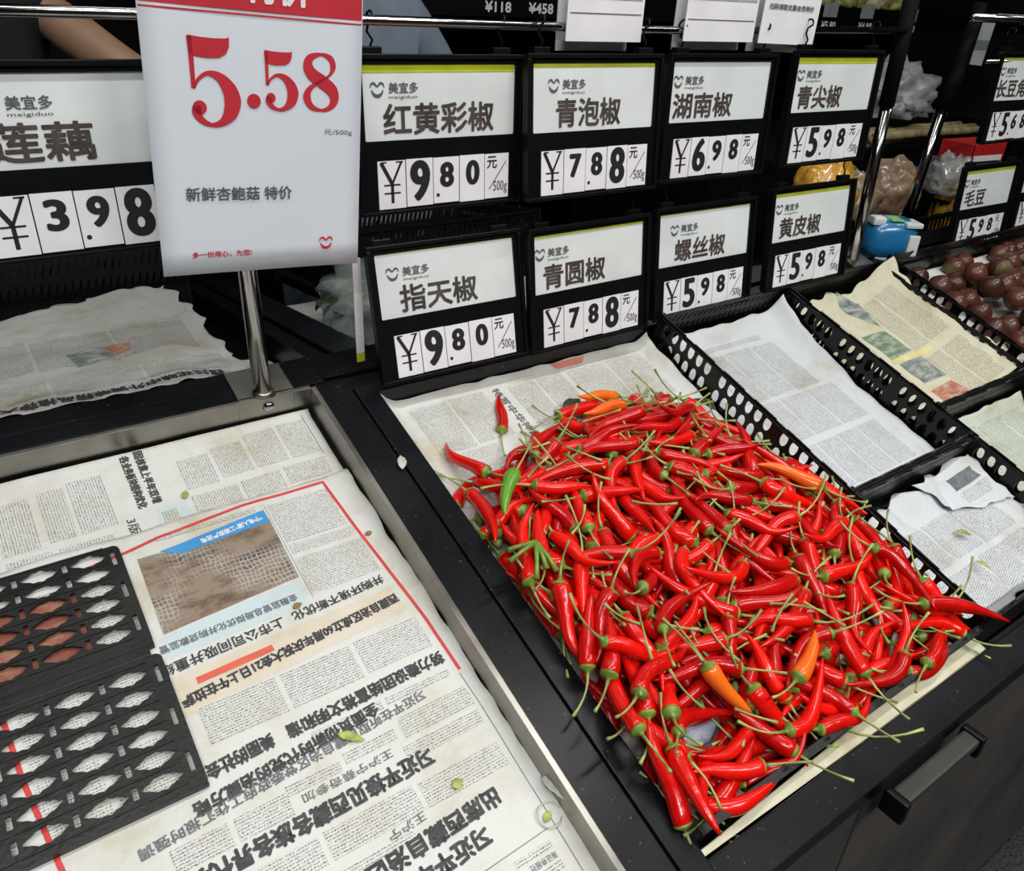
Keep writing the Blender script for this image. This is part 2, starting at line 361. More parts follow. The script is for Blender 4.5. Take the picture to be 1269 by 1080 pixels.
for k in range(6):   # fascia panels under the rail
    sp('fascia_panel', (-0.5 + 0.56 * k, 0.055 + 0.56 * k, yf + 0.010, yf + 0.03, 0.06, 0.768), WOODP, 0.002, I4)
sp('plinth', (-0.5, 2.9, 0.235, 0.98, 0.0, 0.70), mat('dark_core', (0.01, 0.01, 0.01), 0.8), fr=I4)
# grip on the front
hd = box('grip_handle', (0.632, 0.775, 0.172, 0.191, 0.764, 0.776), mat('grey_grip', (0.030, 0.034, 0.030), 0.5), stand, I4, 0.003)
for x in (0.628, 0.772): box('end_cap', (x - 0.004, x + 0.006, 0.169, 0.1945, 0.750, 0.779), FRAMEB, hd, I4, 0.003)
# posts with brackets, hanging bar
def post(name, x, y, z0, z1, r, x1=None):
    return obj(name, tube_mesh(name, [(x, y, z0), (x1 if x1 is not None else x, y, z1)], r, CHROME, 24), stand, I4)
p = post('steel_post', 0.2665, 0.866, 1.012, 1.47, 0.0105, 0.262)
br = box('bracket', (0.2345, 0.303, 0.0325, 0.082, -0.002, 0.0045), STEEL, p, BED, 0.0012)
box('bracket_flange', (0.2345, 0.303, 0.0275, 0.0315, -0.034, 0.0045), STEEL, p, BED, 0.0012)
obj('bolt', tube_mesh('bolt', [(0.270, 0.0285, -0.013), (0.270, 0.0235, -0.013)], [0.0078, 0.0055], CHROME, 18), p, BED)
obj('weld_collar', tube_mesh('weld_collar', [(0.2665, 0.866, 1.0115), (0.2665, 0.866, 1.018)], [0.0155, 0.0112], STEEL, 20), p, I4)
p = post('steel_post', 1.455, 0.866, 1.012, 1.318, 0.0105, 1.432)
obj('black_sleeve', tube_mesh('black_sleeve', [(1.4325, 0.866, 1.300), (1.426, 0.866, 1.47)], 0.0135, SLEEVE, 16), p, I4)
box('bracket', (1.425, 1.487, 0.013, 0.060, -0.004, 0.0095), STEEL, p, BED, 0.001)
box('bracket_flange', (1.425, 1.487, 0.009, 0.013, -0.030, 0.0095), STEEL, p, BED, 0.001)
obj('bolt', tube_mesh('bolt', [(1.456, 0.0095, -0.010), (1.456, 0.0055, -0.010)], [0.0045, 0.0035], CHROME, 14), p, BED)
p = post('steel_post', 1.757, 0.95, 0.985, 1.312, 0.0115, 1.786)
obj('black_sleeve', tube_mesh('black_sleeve', [(1.782, 0.95, 1.272), (1.797, 0.95, 1.345), (1.800, 0.95, 1.36), (1.815, 0.95, 1.47)], [0.017, 0.017, 0.012, 0.012], SLEEVE, 16), p, I4)
obj('hanging_bar', tube_mesh('hanging_bar', [(-0.3, 0.858, 1.415), (0.4, 0.858, 1.415), (0.85, 0.858, 1.412), (1.42, 0.858, 1.421)], 0.0052, CHROME, 14), stand, I4)
obj('hanging_bar', tube_mesh('hanging_bar', [(1.72, 0.858, 1.372), (2.5, 0.858, 1.372)], 0.004, CHROME, 12), stand, I4)
obj('hanging_bar', tube_mesh('hanging_bar', [(1.70, 0.90, 1.445), (2.5, 0.90, 1.445)], 0.008, CHROME, 12), stand, I4)

# ------------------------------------------------------------------ paper sheets
def vnoise(a, b, s, seed=0.0): return noise.noise(Vector((a / s + seed, b / s - seed * 1.7, seed)))
class Sheet:
    """a sheet lying in a frame (BED / REAR): quad outline in (a,b) and a height function"""
    def __init__(s, name, corners, H, tone, label, frame=BED, group=None, res=0.0055, ragged=0.0, cat='newspaper'):
        s.H, s.tone, s.frame = H, tone, frame
        c = [Vector(q) for q in corners]        # order: back-left, back-right, front-right, front-left
        ca, cb = sum(q.x for q in c) / 4, sum(q.y for q in c) / 4
        s.o = (ca, cb); z0 = H(ca, cb)
        s.root = empty(name, frame @ T((ca, cb, z0)), label, cat, group)
        nu = max(6, int(max((c[1] - c[0]).length, (c[2] - c[3]).length) / res)); nv = max(6, int(max((c[3] - c[0]).length, (c[2] - c[1]).length) / res))
        V, F = [], []
        for j in range(nv + 1):
            for i in range(nu + 1):
                u, v = i / nu, j / nv
                q = (c[0] * (1 - u) + c[1] * u) * (1 - v) + (c[3] * (1 - u) + c[2] * u) * v
                e = ragged * max(0, 1 - min(u, 1 - u, v, 1 - v) * 9)
                a, b = q.x + e * vnoise(q.x, q.y, 0.03, 3.1), q.y + e * vnoise(q.x, q.y, 0.03, 7.7)
                V.append((a, b, H(a, b)))
        for j in range(nv):
            for i in range(nu): k = j * (nu + 1) + i; F.append((k, k + nu + 1, k + nu + 2, k + 1))
        me = mesh('sheet', V, F, PAPER[tone], True)
        me.transform(T((-ca, -cb, -z0))); s.z0 = z0
        o = obj('sheet', me, s.root)
        md = o.modifiers.new('thickness', 'SOLIDIFY'); md.thickness = 0.0004; md.offset = -1
    def _add(s, name, P, F, m, eps, uv=None, Z=None):
        V = [(a - s.o[0], b - s.o[1], s.H(a, b) - s.z0 + eps + (Z[i] if Z is not None else 0)) for i, (a, b) in enumerate(P)]
        return obj(name, mesh(name, V, F, m, True, uv), s.root)
    def patch(s, name, corners, m, eps=0.0005, rot=0.0, res=0.006):
        c = [Vector(q) for q in corners]
        nu = max(1, int(max((c[1] - c[0]).length, (c[2] - c[3]).length) / res)); nv = max(1, int(max((c[3] - c[0]).length, (c[2] - c[1]).length) / res))
        P, F, UV = [], [], []
        ox, oy = random.random() * 5, random.random() * 5
        for j in range(nv + 1):
            for i in range(nu + 1):
                u, v = i / nu, j / nv; q = (c[0] * (1 - u) + c[1] * u) * (1 - v) + (c[3] * (1 - u) + c[2] * u) * v
                P.append((q.x, q.y)); x, y = q.x - c[0].x, q.y - c[0].y
                UV.append((ox + x * math.cos(rot) + y * math.sin(rot), oy - x * math.sin(rot) + y * math.cos(rot)))
        for j in range(nv):
            for i in range(nu): k = j * (nu + 1) + i; F.append((k, k + nu + 1, k + nu + 2, k + 1))
        return s._add(name, P, F, m, eps, UV)
    def column(s, a0, b0, a1, b1, rot=0.0, skew=0.0, m=None):
        return s.patch('text_column', [(a0, b1), (a1, b1 + skew), (a1, b0 + skew), (a0, b0)], m or PTEXT[s.tone], 0.0004, rot)
    def text(s, st, p0, p1, size, m=None, bold=0.0, eps=0.0009, name='headline'):
        P, Z, F = text_vf(st, 0, -size / 2, math.dist(p0, p1), size, bold, 6)
        d = math.atan2(p1[1] - p0[1], p1[0] - p0[0]); c, sn = math.cos(d), math.sin(d)
        Q = [(p0[0] + x * c - y * sn, p0[1] + x * sn + y * c) for x, y in P]
        return s._add(name, Q, F, m or NINK, eps, None, Z)
    def line(s, name, pts, w, m, eps=0.0008):
        P = []; out = []
        for i in range(len(pts) - 1):
            n = max(1, int(math.dist(pts[i], pts[i + 1]) / 0.006))
            for k in range(n): t = k / n; out.append((pts[i][0] * (1 - t) + pts[i + 1][0] * t, pts[i][1] * (1 - t) + pts[i + 1][1] * t))
        out.append(pts[-1]); P, F = stroke_vf(out, [w] * len(out), sub=1)
        return s._add(name, [tuple(q) for q in P], F, m, eps)

HF = -0.032
def h_left(a, b):
    h = HF + 0.0022 * vnoise(a, b, 0.11, 1.0) + 0.0009 * vnoise(a, b, 0.035, 4.0)
    h += 0.010 * max(0, (a - 0.300) / 0.025) ** 2 * 0.35 if a > 0.3 else 0
    return max(h, -0.0355)
def h_left2(a, b):
    h = HF + 0.0022 * vnoise(a, b, 0.13, 9.0) + 0.0009 * vnoise(a, b, 0.04, 2.0) - 0.0015
    h += max(0, b - 0.012) * 0.35
    return max(h, -0.0357)
top_sheet = Sheet('newspaper', [(-0.45, 0.022), (0.319, 0.024), (0.319, -0.13), (-0.45, -0.13)], h_left2, 'white',
                  'newspaper sheet along the steel back of the left bin, sideways print, under another sheet')
s1 = top_sheet
for (a0, a1, b0, b1) in ((0.150, 0.186, -0.050, -0.004), (0.190, 0.226, -0.046, 0.002), (0.230, 0.268, -0.046, 0.010), (0.272, 0.306, -0.046, 0.012),
                         (0.150, 0.200, -0.088, -0.060), (0.205, 0.25, -0.086, -0.058), (0.255, 0.306, -0.082, -0.055),
                         (0.010, 0.036, -0.070, 0.000), (0.040, 0.074, -0.070, 0.004), (-0.030, 0.004, -0.072, -0.004), (-0.075, -0.036, -0.075, -0.008),
                         (-0.03, 0.010, -0.118, -0.080), (0.016, 0.066, -0.118, -0.080)):
    s1.column(a0, b0, a1, b1, rot=PI / 2)
s1.patch('cyan_block', [(0.112, -0.062), (0.144, -0.062), (0.144, -0.096), (0.112, -0.096)], CYANP, 0.0003)
s1.column(0.116, -0.094, 0.132, -0.070, PI / 2, m=PTEXT['green'])
s1.text('各业务板块结构优化', (0.102, 0.020), (0.102, -0.058), 0.0105, bold=0.0004)
s1.text('固核焦上半年双增', (0.117, 0.022), (0.117, -0.056), 0.0105, bold=0.0004)
s1.text('3版', (0.0865, -0.068), (0.0865, -0.089), 0.011)
s1.line('rule', [(0.308, 0.018), (0.308, -0.050)], 0.0006, NINKL)

main = Sheet('newspaper', [(-0.30, -0.090), (0.3215, -0.086), (0.326, -0.70), (-0.30, -0.70)], lambda a, b: h_left(a, b) + 0.0012, 'white',
             'large stained front page spread upside down in left bin, red frame and blue-topped picture', ragged=0.004)
s = main
redl = [(-0.10, -0.128), (0.02, -0.118), (0.070, -0.111), (0.107, -0.103), (0.194, -0.0945), (0.288, -0.094), (0.2945, -0.167), (0.303, -0.248), (0.3085, -0.31), (0.311, -0.372)]
s.line('red_frame_line', redl, 0.0032, REDP)
s.line('red_margin_line', [(-0.062, -0.20), (-0.056, -0.30), (-0.045, -0.384), (-0.035, -0.47)], 0.0042, REDP)
s.patch('printed_picture', [(0.078, -0.123), (0.2135, -0.122), (0.213, -0.206), (0.076, -0.217)], PHOTO, 0.0005)
s.patch('blue_banner', [(0.100, -0.1215), (0.212, -0.109), (0.213, -0.1265), (0.120, -0.1325)], BLUEP, 0.0009)
s.text('“宁电入湘”工程投产送电', (0.207, -0.1185), (0.140, -0.1255), 0.0072, WHITE, 0.0002, eps=0.0013)
s.patch('cyan_block', [(0.072, -0.2195), (0.210, -0.209), (0.2105, -0.240), (0.072, -0.243)], CYANP, 0.0003)
s.patch('peach_block', [(0.070, -0.262), (0.293, -0.256), (0.297, -0.288), (0.066, -0.305)], PEACHP, 0.0003)
s.patch('red_bar', [(0.088, -0.2715), (0.160, -0.2685), (0.1605, -0.2755), (0.088, -0.2785)], ORNP, 0.0008)
s.text('金融监管总局拟优化并购贷款监管', (0.202, -0.2285), (0.068, -0.2325), 0.0088, NINKL, 0.0002)
s.text('并购环境不断优化', (0.291, -0.2425), (0.189, -0.249), 0.0115, NINK, 0.0003)
s.text('上市公司间吸并重组', (0.180, -0.2495), (0.062, -0.2545), 0.0125, NINK, 0.0003)
s.text('西藏自治区成立60周年庆祝大会21日上午在拉萨', (0.294, -0.2705), (0.070, -0.291), 0.0125, NINK, 0.0006)
s.text('努力建设团结富裕文明和谐', (0.303, -0.3515), (0.140, -0.357), 0.0150, NINK, 0.0007)
s.text('美丽的社会主义', (0.128, -0.357), (0.045, -0.362), 0.0150, NINK, 0.0007)
s.text('全面贯彻新时代党的治藏方略', (0.222, -0.3715), (0.050, -0.386), 0.0140, NINK, 0.0007)
s.text('习近平在听取西藏自治区党委政府工作汇报时强调', (0.267, -0.3790), (0.005, -0.3985), 0.0105, NINKL, 0.0003)
s.text('习近平接见西藏各族各界代表', (0.246, -0.4335), (0.030, -0.4375), 0.0185, NINK, 0.0009)
s.text('出席西藏自治区', (0.281, -0.4925), (0.150, -0.4995), 0.0185, NINK, 0.0009)
s.text('习近平率中央代表团', (0.256, -0.5165), (0.090, -0.5255), 0.0185, NINK, 0.0009)
s.text('王沪宁蔡奇参加', (0.215, -0.4150), (0.130, -0.4170), 0.0085, NINKL, 0.0001)
s.text('王沪宁', (0.215, -0.4770), (0.180, -0.4790), 0.0085, NINKL, 0.0001)
def cols(sh, a0, a1, b0, b1, n, gap=0.005, rot=0.0, skew=0.0, m=None):
    w = (a1 - a0 - gap * (n - 1)) / n
    for k in range(n):
        x = a0 + k * (w + gap); j = random.uniform(-0.002, 0.002)
        sh.column(x, b0 + j + skew * (x - a0), x + w, b1 + j + skew * (x - a0), rot, 0, m)
cols(s, 0.218, 0.288, -0.160, -0.104, 1); cols(s, 0.218, 0.292, -0.178, -0.165, 1); cols(s, 0.218, 0.294, -0.232, -0.184, 1)
cols(s, 0.100, 0.205, -0.107, -0.101, 1, m=PTEXT['white'])
cols(s, 0.080, 0.300, -0.338, -0.300, 3); cols(s, 0.158, 0.300, -0.374, -0.3655, 2)
cols(s, 0.232, 0.306, -0.412, -0.391, 1); cols(s, 0.120, 0.225, -0.408, -0.398, 2)
cols(s, 0.025, 0.120, -0.425, -0.405, 2); cols(s, 0.045, 0.305, -0.472, -0.4480, 3); cols(s, 0.225, 0.305, -0.431, -0.417, 1)
cols(s, -0.03, 0.145, -0.512, -0.487, 2); cols(s, 0.10, 0.20, -0.489, -0.4815, 1)
cols(s, -0.27, -0.07, -0.40, -0.15, 3); cols(s, -0.05, 0.06, -0.30, -0.13, 2); cols(s, -0.05, 0.05, -0.37, -0.31, 2)
cols(s, 0.262, 0.300, -0.552, -0.545, 1); cols(s, 0.262, 0.300, -0.570, -0.562, 1)
s.text('海证券报社', (0.300, -0.559), (0.272, -0.559), 0.006, NINKL); s.text('上海证券报', (0.300, -0.590), (0.240, -0.595), 0.014, NINK)
s.line('rule', [(0.309, -0.375), (0.311, -0.44), (0.312, -0.62)], 0.0006, NINKL)
s.line('rule', [(0.305, -0.538), (0.12, -0.545)], 0.0006, NINKL); s.line('rule', [(0.215, -0.105), (0.2165, -0.235)], 0.0004, NINKL)

def h_chilli(a, b):
    h = HF - 0.001 + 0.0015 * vnoise(a, b, 0.10, 5.0) + 0.0012 * vnoise(a, b, 0.035, 8.0)
    h += 0.022 * max(0, (0.430 - a) / 0.028) ** 1.5 + 0.020 * max(0, (a - 0.850) / 0.02) * max(0, 1 - abs(b) * 4)
    h += 0.012 * max(0, (b + 0.012) / 0.014)
    return max(h, -0.0355)
cs = Sheet('newspaper', [(0.403, -0.004), (0.868, -0.004), (0.870, -0.61), (0.403, -0.61)], h_chilli, 'white', 'newspaper lining the bin beneath the heap of red chillies', ragged=0.002)
cols(cs, 0.440, 0.555, -0.105, -0.018, 2, rot=0); cols(cs, 0.440, 0.52, -0.200, -0.112, 1); cols(cs, 0.595, 0.690, -0.10, -0.022, 2); cols(cs, 0.700, 0.845, -0.115, -0.022, 2)
cs.text('特写中华神韵', (0.574, -0.020), (0.581, -0.125), 0.013, NINKL, 0.0002)
cs.patch('red_block', [(0.680, -0.0055), (0.745, -0.0055), (0.738, -0.014), (0.692, -0.014)], mat('newsprint_pink', (0.62, 0.22, 0.18), 0.7, var=0.2), 0.0005)
cs.patch('blue_picture', [(0.44, -0.50), (0.53, -0.50), (0.53, -0.58), (0.44, -0.58)], photo_mat('printed_blue_picture', [(0.10, 0.14, 0.24), (0.35, 0.42, 0.55), (0.6, 0.65, 0.7)], 40), 0.0005)
cols(cs, 0.41, 0.43, -0.5, -0.25, 1)

# ------------------------------------------------------------------ lattice crates
def ellipse(cx, cy, rx, ry, n=14): return [(cx + rx * math.cos(2 * PI * k / n), cy + ry * math.sin(2 * PI * k / n)) for k in range(n)]
def slant(cx, cy, w, h, sl): return [(cx - w / 2 - sl / 2, cy - h / 2), (cx + w / 2 - sl / 2, cy - h / 2), (cx + w / 2 + sl / 2, cy + h / 2), (cx - w / 2 + sl / 2, cy + h / 2)]
_wc = {}
def wall_mesh(L, Ht, style, m=PLASTIC):
    key = (round(L, 4), Ht, style, m.name)
    if key in _wc: return _wc[key]
    # crenellated top edge
    out = [(0, 0), (L, 0)]; n = int(L / 0.0105); up = 0.0016
    for k in range(n, 0, -1):
        x1, x0 = L * k / n, L * (k - 1) / n; y = Ht - (0 if (k // 2) % 3 else up)
        out += [(x1, y), (x0, y)]
    holes = []
    if style == 'oval':
        p = 0.0188; grp = 6; x = 0.012 + p / 2; c = 0
        while x < L - 0.012:
            for r, cy in enumerate((Ht * 0.27, Ht * 0.73)):
                holes.append(ellipse(x, cy, 0.0066, Ht * 0.19))
            x += p; c += 1
            if c == grp: x += 0.014; c = 0
    else:
        p = 0.0125; x = 0.014
        while x < L - 0.012:
            for cy in (Ht * 0.22, Ht * 0.52, Ht * 0.80): holes.append(slant(x, cy, 0.0042, Ht * 0.19, 0.008))
            x += p
    _wc[key] = curve_mesh('wall', [out] + holes, 0.0025, m); return _wc[key]
def crate(name, a0, a1, b0, b1, h0, h1, label, styles=('oval', 'oval', 'slot', 'slot'), frame=BED, group=None, skip=(), rz=0.0):
    """styles: left, right, front, back wall"""
    root = empty(name, frame @ T((a0, b0, h0)) @ RZ(rz), label, 'crate', group); Wd, D, Ht = a1 - a0, b1 - b0, h1 - h0
    bm = bmesh.new(); box_bm(bm, 0, Wd, 0, D, 0, 0.002); obj('base_panel', bm_mesh('base_panel', bm, PLASTIC), root)
    R0 = WM[root.name]
    if 'L' not in skip: obj('side_wall', wall_mesh(D, Ht, styles[0]), root, R0 @ Matrix(((0, 0, 1, 0.00125), (1, 0, 0, 0), (0, 1, 0, 0), (0, 0, 0, 1))))
    if 'R' not in skip: obj('side_wall', wall_mesh(D, Ht, styles[1]), root, R0 @ Matrix(((0, 0, 1, Wd - 0.00125), (1, 0, 0, 0), (0, 1, 0, 0), (0, 0, 0, 1))))
    if 'F' not in skip: obj('end_wall', wall_mesh(Wd, Ht, styles[2], GREYPL if styles[2] == 'slot' and frame is BED else PLASTIC), root, R0 @ Matrix(((1, 0, 0, 0), (0, 0, -1, 0.00125), (0, 1, 0, 0), (0, 0, 0, 1))))
    if 'B' not in skip: obj('end_wall', wall_mesh(Wd, Ht, styles[3], PLASTIC), root, R0 @ Matrix(((1, 0, 0, 0), (0, 0, -1, D - 0.00125), (0, 1, 0, 0), (0, 0, 0, 1))))
    for (x0, x1, y0, y1) in ((-0.0035, 0.0015, -0.0035, D + 0.0035), (Wd - 0.0015, Wd + 0.0035, -0.0035, D + 0.0035), (0.0015, Wd - 0.0015, -0.0035, 0.0015), (0.0015, Wd - 0.0015, D - 0.0015, D + 0.0035)):
        key = {0: 'L'}.get(0)
        bm = bmesh.new(); box_bm(bm, x0, x1, y0, y1, Ht - 0.0065, Ht - 0.0035, 0.0006); obj('rim', bm_mesh('rim', bm, PLASTIC), root)
    for (x, y) in ((0, 0), (Wd, 0), (0, D), (Wd, D)):
        bm = bmesh.new(); sx, sy = (1 if x == 0 else -1), (1 if y == 0 else -1)
        box_bm(bm, *(sorted((x - 0.003 * sx, x + 0.005 * sx))), *(sorted((y - 0.003 * sy, y + 0.005 * sy))), 0, Ht + 0.002, 0.001)
        obj('corner_post', bm_mesh('corner_post', bm, PLASTIC), root)
    return root
HB = -0.036
crate('lattice_crate', 0.880, 1.176, -0.400, -0.012, HB, 0.026, 'empty black lattice crate lined with bluish white newspaper, right of the chillies, upper row')
crate('lattice_crate', 0.880, 1.176, -0.612, -0.408, HB, 0.026, 'black lattice crate with crumpled torn newspaper, right of the chillies, lower row', styles=('oval', 'oval', 'slot', 'slot'))
crate('lattice_crate', 1.184, 1.470, -0.335, -0.004, HB, 0.026, 'black lattice crate lined with cream newspaper showing colour pictures')
crate('lattice_crate', 1.184, 1.470, -0.612, -0.343, HB, 0.026, 'black lattice crate cut by right edge, lined with pale green-white newspaper')
crate('lattice_crate', 1.520, 2.260, -0.42, 0.005, HB, 0.026, 'black lattice crate full of brown chestnuts')

def h_c1(a, b):
    h = HB + 0.0045 + 0.002 * vnoise(a, b, 0.12, 2.2) + 0.0008 * vnoise(a, b, 0.03, 6.0)
    h += 0.018 * max(0, (b + 0.075) / 0.05) ** 1.2 + 0.030 * max(0, (a - 1.14) / 0.03) ** 1.5 * max(0, min(1, (b + 0.22) * 6)) + 0.006 * max(0, (a - 1.12) / 0.05)
    return h
c1 = Sheet('newspaper', [(0.889, -0.028), (1.166, -0.022), (1.168, -0.385), (0.889, -0.391)], h_c1, 'cool', 'bluish white newspaper flat in the crate beside the chillies', ragged=0.004)
cols(c1, 0.93, 1.11, -0.185, -0.075, 3); cols(c1, 0.93, 1.13, -0.275, -0.195, 3); cols(c1, 0.93, 1.13, -0.37, -0.285, 4); cols(c1, 0.94, 1.09, -0.068, -0.060, 1)
def h_c1b(a, b, sd=3.3):
    r = abs(vnoise(a, b, 0.085, sd)) + 0.45 * abs(vnoise(a, b, 0.04, sd + 2))
    return HB + 0.006 + 0.020 * r + 0.016 * max(0, (a - 1.09) / 0.08) + 0.010 * max(0, (b + 0.46) / 0.05)
c1b = Sheet('newspaper', [(0.895, -0.425), (1.168, -0.420), (1.168, -0.604), (0.889, -0.606)], h_c1b, 'cool', 'crumpled torn newspaper in the lower crate right of the chillies', ragged=0.014)
cols(c1b, 0.92, 1.13, -0.53, -0.47, 3, rot=0.3); cols(c1b, 0.92, 1.13, -0.595, -0.54, 2, rot=0.3)
c1c = Sheet('newspaper', [(1.02, -0.416), (1.169, -0.414), (1.167, -0.500), (1.07, -0.475)], lambda a, b: h_c1b(a, b) + 0.004 + 0.008 * abs(vnoise(a, b, 0.03, 9.1)), 'cool',
            'torn upper flap of newspaper with a grey box, folded in the lower crate', ragged=0.012)
c1c.patch('grey_box', [(1.10, -0.432), (1.15, -0.432), (1.15, -0.452), (1.10, -0.452)], NINKL, 0.0006); cols(c1c, 1.10, 1.155, -0.475, -0.456, 1)
def h_c2(a, b):
    h = HB + 0.006 + 0.005 * abs(vnoise(a, b, 0.10, 7.1)) + 0.0015 * vnoise(a, b, 0.03, 1.0)
    h += 0.045 * max(0, (a - 1.395) / 0.075) ** 1.3 + 0.010 * abs(vnoise(a, b, 0.05, 4.4)) * max(0, (a - 1.36) / 0.08)
    h += 0.030 * max(0, (b + 0.045) / 0.04)
    return h
c2 = Sheet('newspaper', [(1.196, -0.028), (1.475, -0.020), (1.476, -0.325), (1.196, -0.325)], h_c2, 'cream', 'cream newspaper with colour pictures, edge curled up, in the crate before the steel post', ragged=0.010)
cols(c2, 1.385, 1.455, -0.19, -0.055, 2); cols(c2, 1.385, 1.455, -0.31, -0.21, 2); cols(c2, 1.21, 1.29, -0.30, -0.04, 2)
c2.patch('printed_picture', [(1.338, -0.021), (1.392, -0.048), (1.372, -0.117), (1.330, -0.064)], PHOTO3)
c2.patch('printed_picture', [(1.300, -0.125), (1.368, -0.128), (1.376, -0.187), (1.305, -0.193)], PHOTO2)
c2.patch('yellow_block', [(1.300, -0.1935), (1.41, -0.1935), (1.41, -0.204), (1.300, -0.204)], mat('newsprint_yellow', (0.66, 0.58, 0.25), 0.7), 0.0004)
c2.patch('printed_picture', [(1.308, -0.206), (1.378, -0.206), (1.380, -0.261), (1.308, -0.261)], PHOTO3)
c2.patch('printed_picture', [(1.303, -0.279), (1.374, -0.274), (1.388, -0.312), (1.303, -0.322)], PHOTO4)
def h_c2b(a, b): return HB + 0.006 + 0.012 * abs(vnoise(a, b, 0.08, 5.9)) + 0.02 * max(0, (b + 0.375) / 0.03)
c2b = Sheet('newspaper', [(1.196, -0.352), (1.46, -0.352), (1.46, -0.600), (1.196, -0.600)], h_c2b, 'green', 'pale greenish newspaper in the crate at right edge', ragged=0.004)
cols(c2b, 1.23, 1.44, -0.50, -0.37, 3)
ch_sheet = Sheet('newspaper', [(1.535, -0.005), (2.24, -0.005), (2.24, -0.41), (1.535, -0.41)], lambda a, b: HB + 0.006 + 0.006 * abs(vnoise(a, b, 0.1, 3)), 'white', 'newspaper glimpsed beneath the brown chestnuts')
cols(ch_sheet, 1.56, 2.1, -0.2, -0.03, 5)

# paper and lattice strip along the front of the chilli bin
strip = Sheet('paper_strip', [(0.400, -0.6230), (0.872, -0.6080), (0.872, -0.6340), (0.400, -0.6285)], lambda a, b: -0.006 + 0.003 * vnoise(a, b, 0.05, 2), 'cream', 'long strip of yellowed paper wedged along the front rim', cat='paper')
ins = empty('lattice_strip', BED @ T((0.402, -0.6125, -0.036)), 'narrow black lattice edge holding back the chillies along the front rail', 'crate edge')
obj('lattice_wall', wall_mesh(0.466, 0.052, 'slot', GREYPL), ins, WM[ins.name] @ Matrix(((1, 0, 0, 0), (0, 0, -1, 0), (0, 1, 0, 0), (0, 0, 0, 1))))
bm = bmesh.new(); box_bm(bm, 0, 0.466, -0.004, 0.004, 0.047, 0.0515, 0.0008); obj('rim', bm_mesh('rim', bm, GREYPL), ins)

# ------------------------------------------------------------------ perforated tray in the left bin
def lens(cx, cy, w, h):
    L = []; N = 9
    for k in range(N + 1):
        t = -1 + 2 * k / N; L.append((cx + t * w / 2, cy + h / 2 * (1 - abs(t) ** 1.6) * (1.0 + (0.14 if k % 2 else -0.06))))
    for k in range(N - 1, 0, -1):
        t = -1 + 2 * k / N; L.append((cx + t * w / 2, cy - h / 2 * (1 - abs(t) ** 1.6) * (1.0 + (0.14 if k % 2 else -0.06))))
    return L
def rrect(x0, x1, y0, y1, r=0.003, n=4):
    L = []
    for (cx, cy, a0) in ((x1 - r, y1 - r, 0), (x0 + r, y1 - r, PI / 2), (x0 + r, y0 + r, PI), (x1 - r, y0 + r, 1.5 * PI)):
        L += [(cx + r * math.cos(a0 + PI / 2 * k / n), cy + r * math.sin(a0 + PI / 2 * k / n)) for k in range(n + 1)]
    return L
tray = empty('perforated_tray', BED @ T((0.0, -0.24, -0.029)), 'black two-panel plastic tray with pointed oval openings, lying on newspaper at left edge', 'tray')
def panel(a0, a1, b0, b1, cx0, ncol, dcol, cb0, drow, h):
    loops = [rrect(a0, a1, b0, b1, 0.006)]
    for c in range(ncol):
        for r in range(6):
            loops.append(lens(cx0 - dcol * c, cb0 - drow * r, 0.0345, 0.0140))
            loops.append(rrect(cx0 - dcol * c - dcol / 2 - 0.0022, cx0 - dcol * c - dcol / 2 + 0.0022, cb0 - drow * r - 0.0055, cb0 - drow * r + 0.0055, 0.001, 2))
    for r in range(3):
        y = cb0 - drow * (0.15 + 2.2 * r); loops.append(rrect(a1 - 0.0095, a1 - 0.0055, y - 0.011, y + 0.007, 0.001, 2))
    me = curve_mesh('grid_panel', loops, 0.0026, GREYPL)
    pn = obj('grid_panel', me, tray, BED @ T((0, 0, h)))
    for r in range(7):     # thin ribs between the rows
        y = cb0 + drow * (0.5 - r)
        if b0 < y < b1: box('rib', (a0 + 0.004, a1 - 0.014, y - 0.0009, y + 0.0009, h + 0.0012, h + 0.0026), GREYPL, pn, BED, 0.0003)
    box('skirt', (a0, a1, b0, b0 + 0.0022, h - 0.006, h), GREYPL, pn, BED, 0.0005)
    box('skirt', (a1 - 0.0022, a1, b0 + 0.003, b1 - 0.003, h - 0.006, h), GREYPL, pn, BED, 0.0005)
    return pn
panel(-0.175, 0.0655, -0.2275, -0.1035, 0.0365, 5, 0.0425, -0.1135, 0.0183, -0.0235)
panel(-0.098, 0.0675, -0.3720, -0.2375, 0.0360, 3, 0.0425, -0.2525, 0.0203, -0.0235)
box('hinge_strip', (-0.175, 0.060, -0.2380, -0.2270, -0.0270, -0.0215), GREYPL, tray, BED, 0.001)
# reddish leaf of paper under the upper panel
rp = Sheet('paper_scrap', [(-0.15, -0.128), (0.024, -0.134), (0.024, -0.214), (-0.15, -0.214)], lambda a, b: h_left(a, b) + 0.0032, 'white', 'brownish red printed paper seen through the tray openings', cat='paper')
rp.patch('red_print', [(-0.148, -0.130), (0.022, -0.136), (0.022, -0.212), (-0.148, -0.212)], photo_mat('brown_red_print', [(0.14, 0.035, 0.025), (0.24, 0.07, 0.05), (0.36, 0.20, 0.12)], 18), 0.0005)

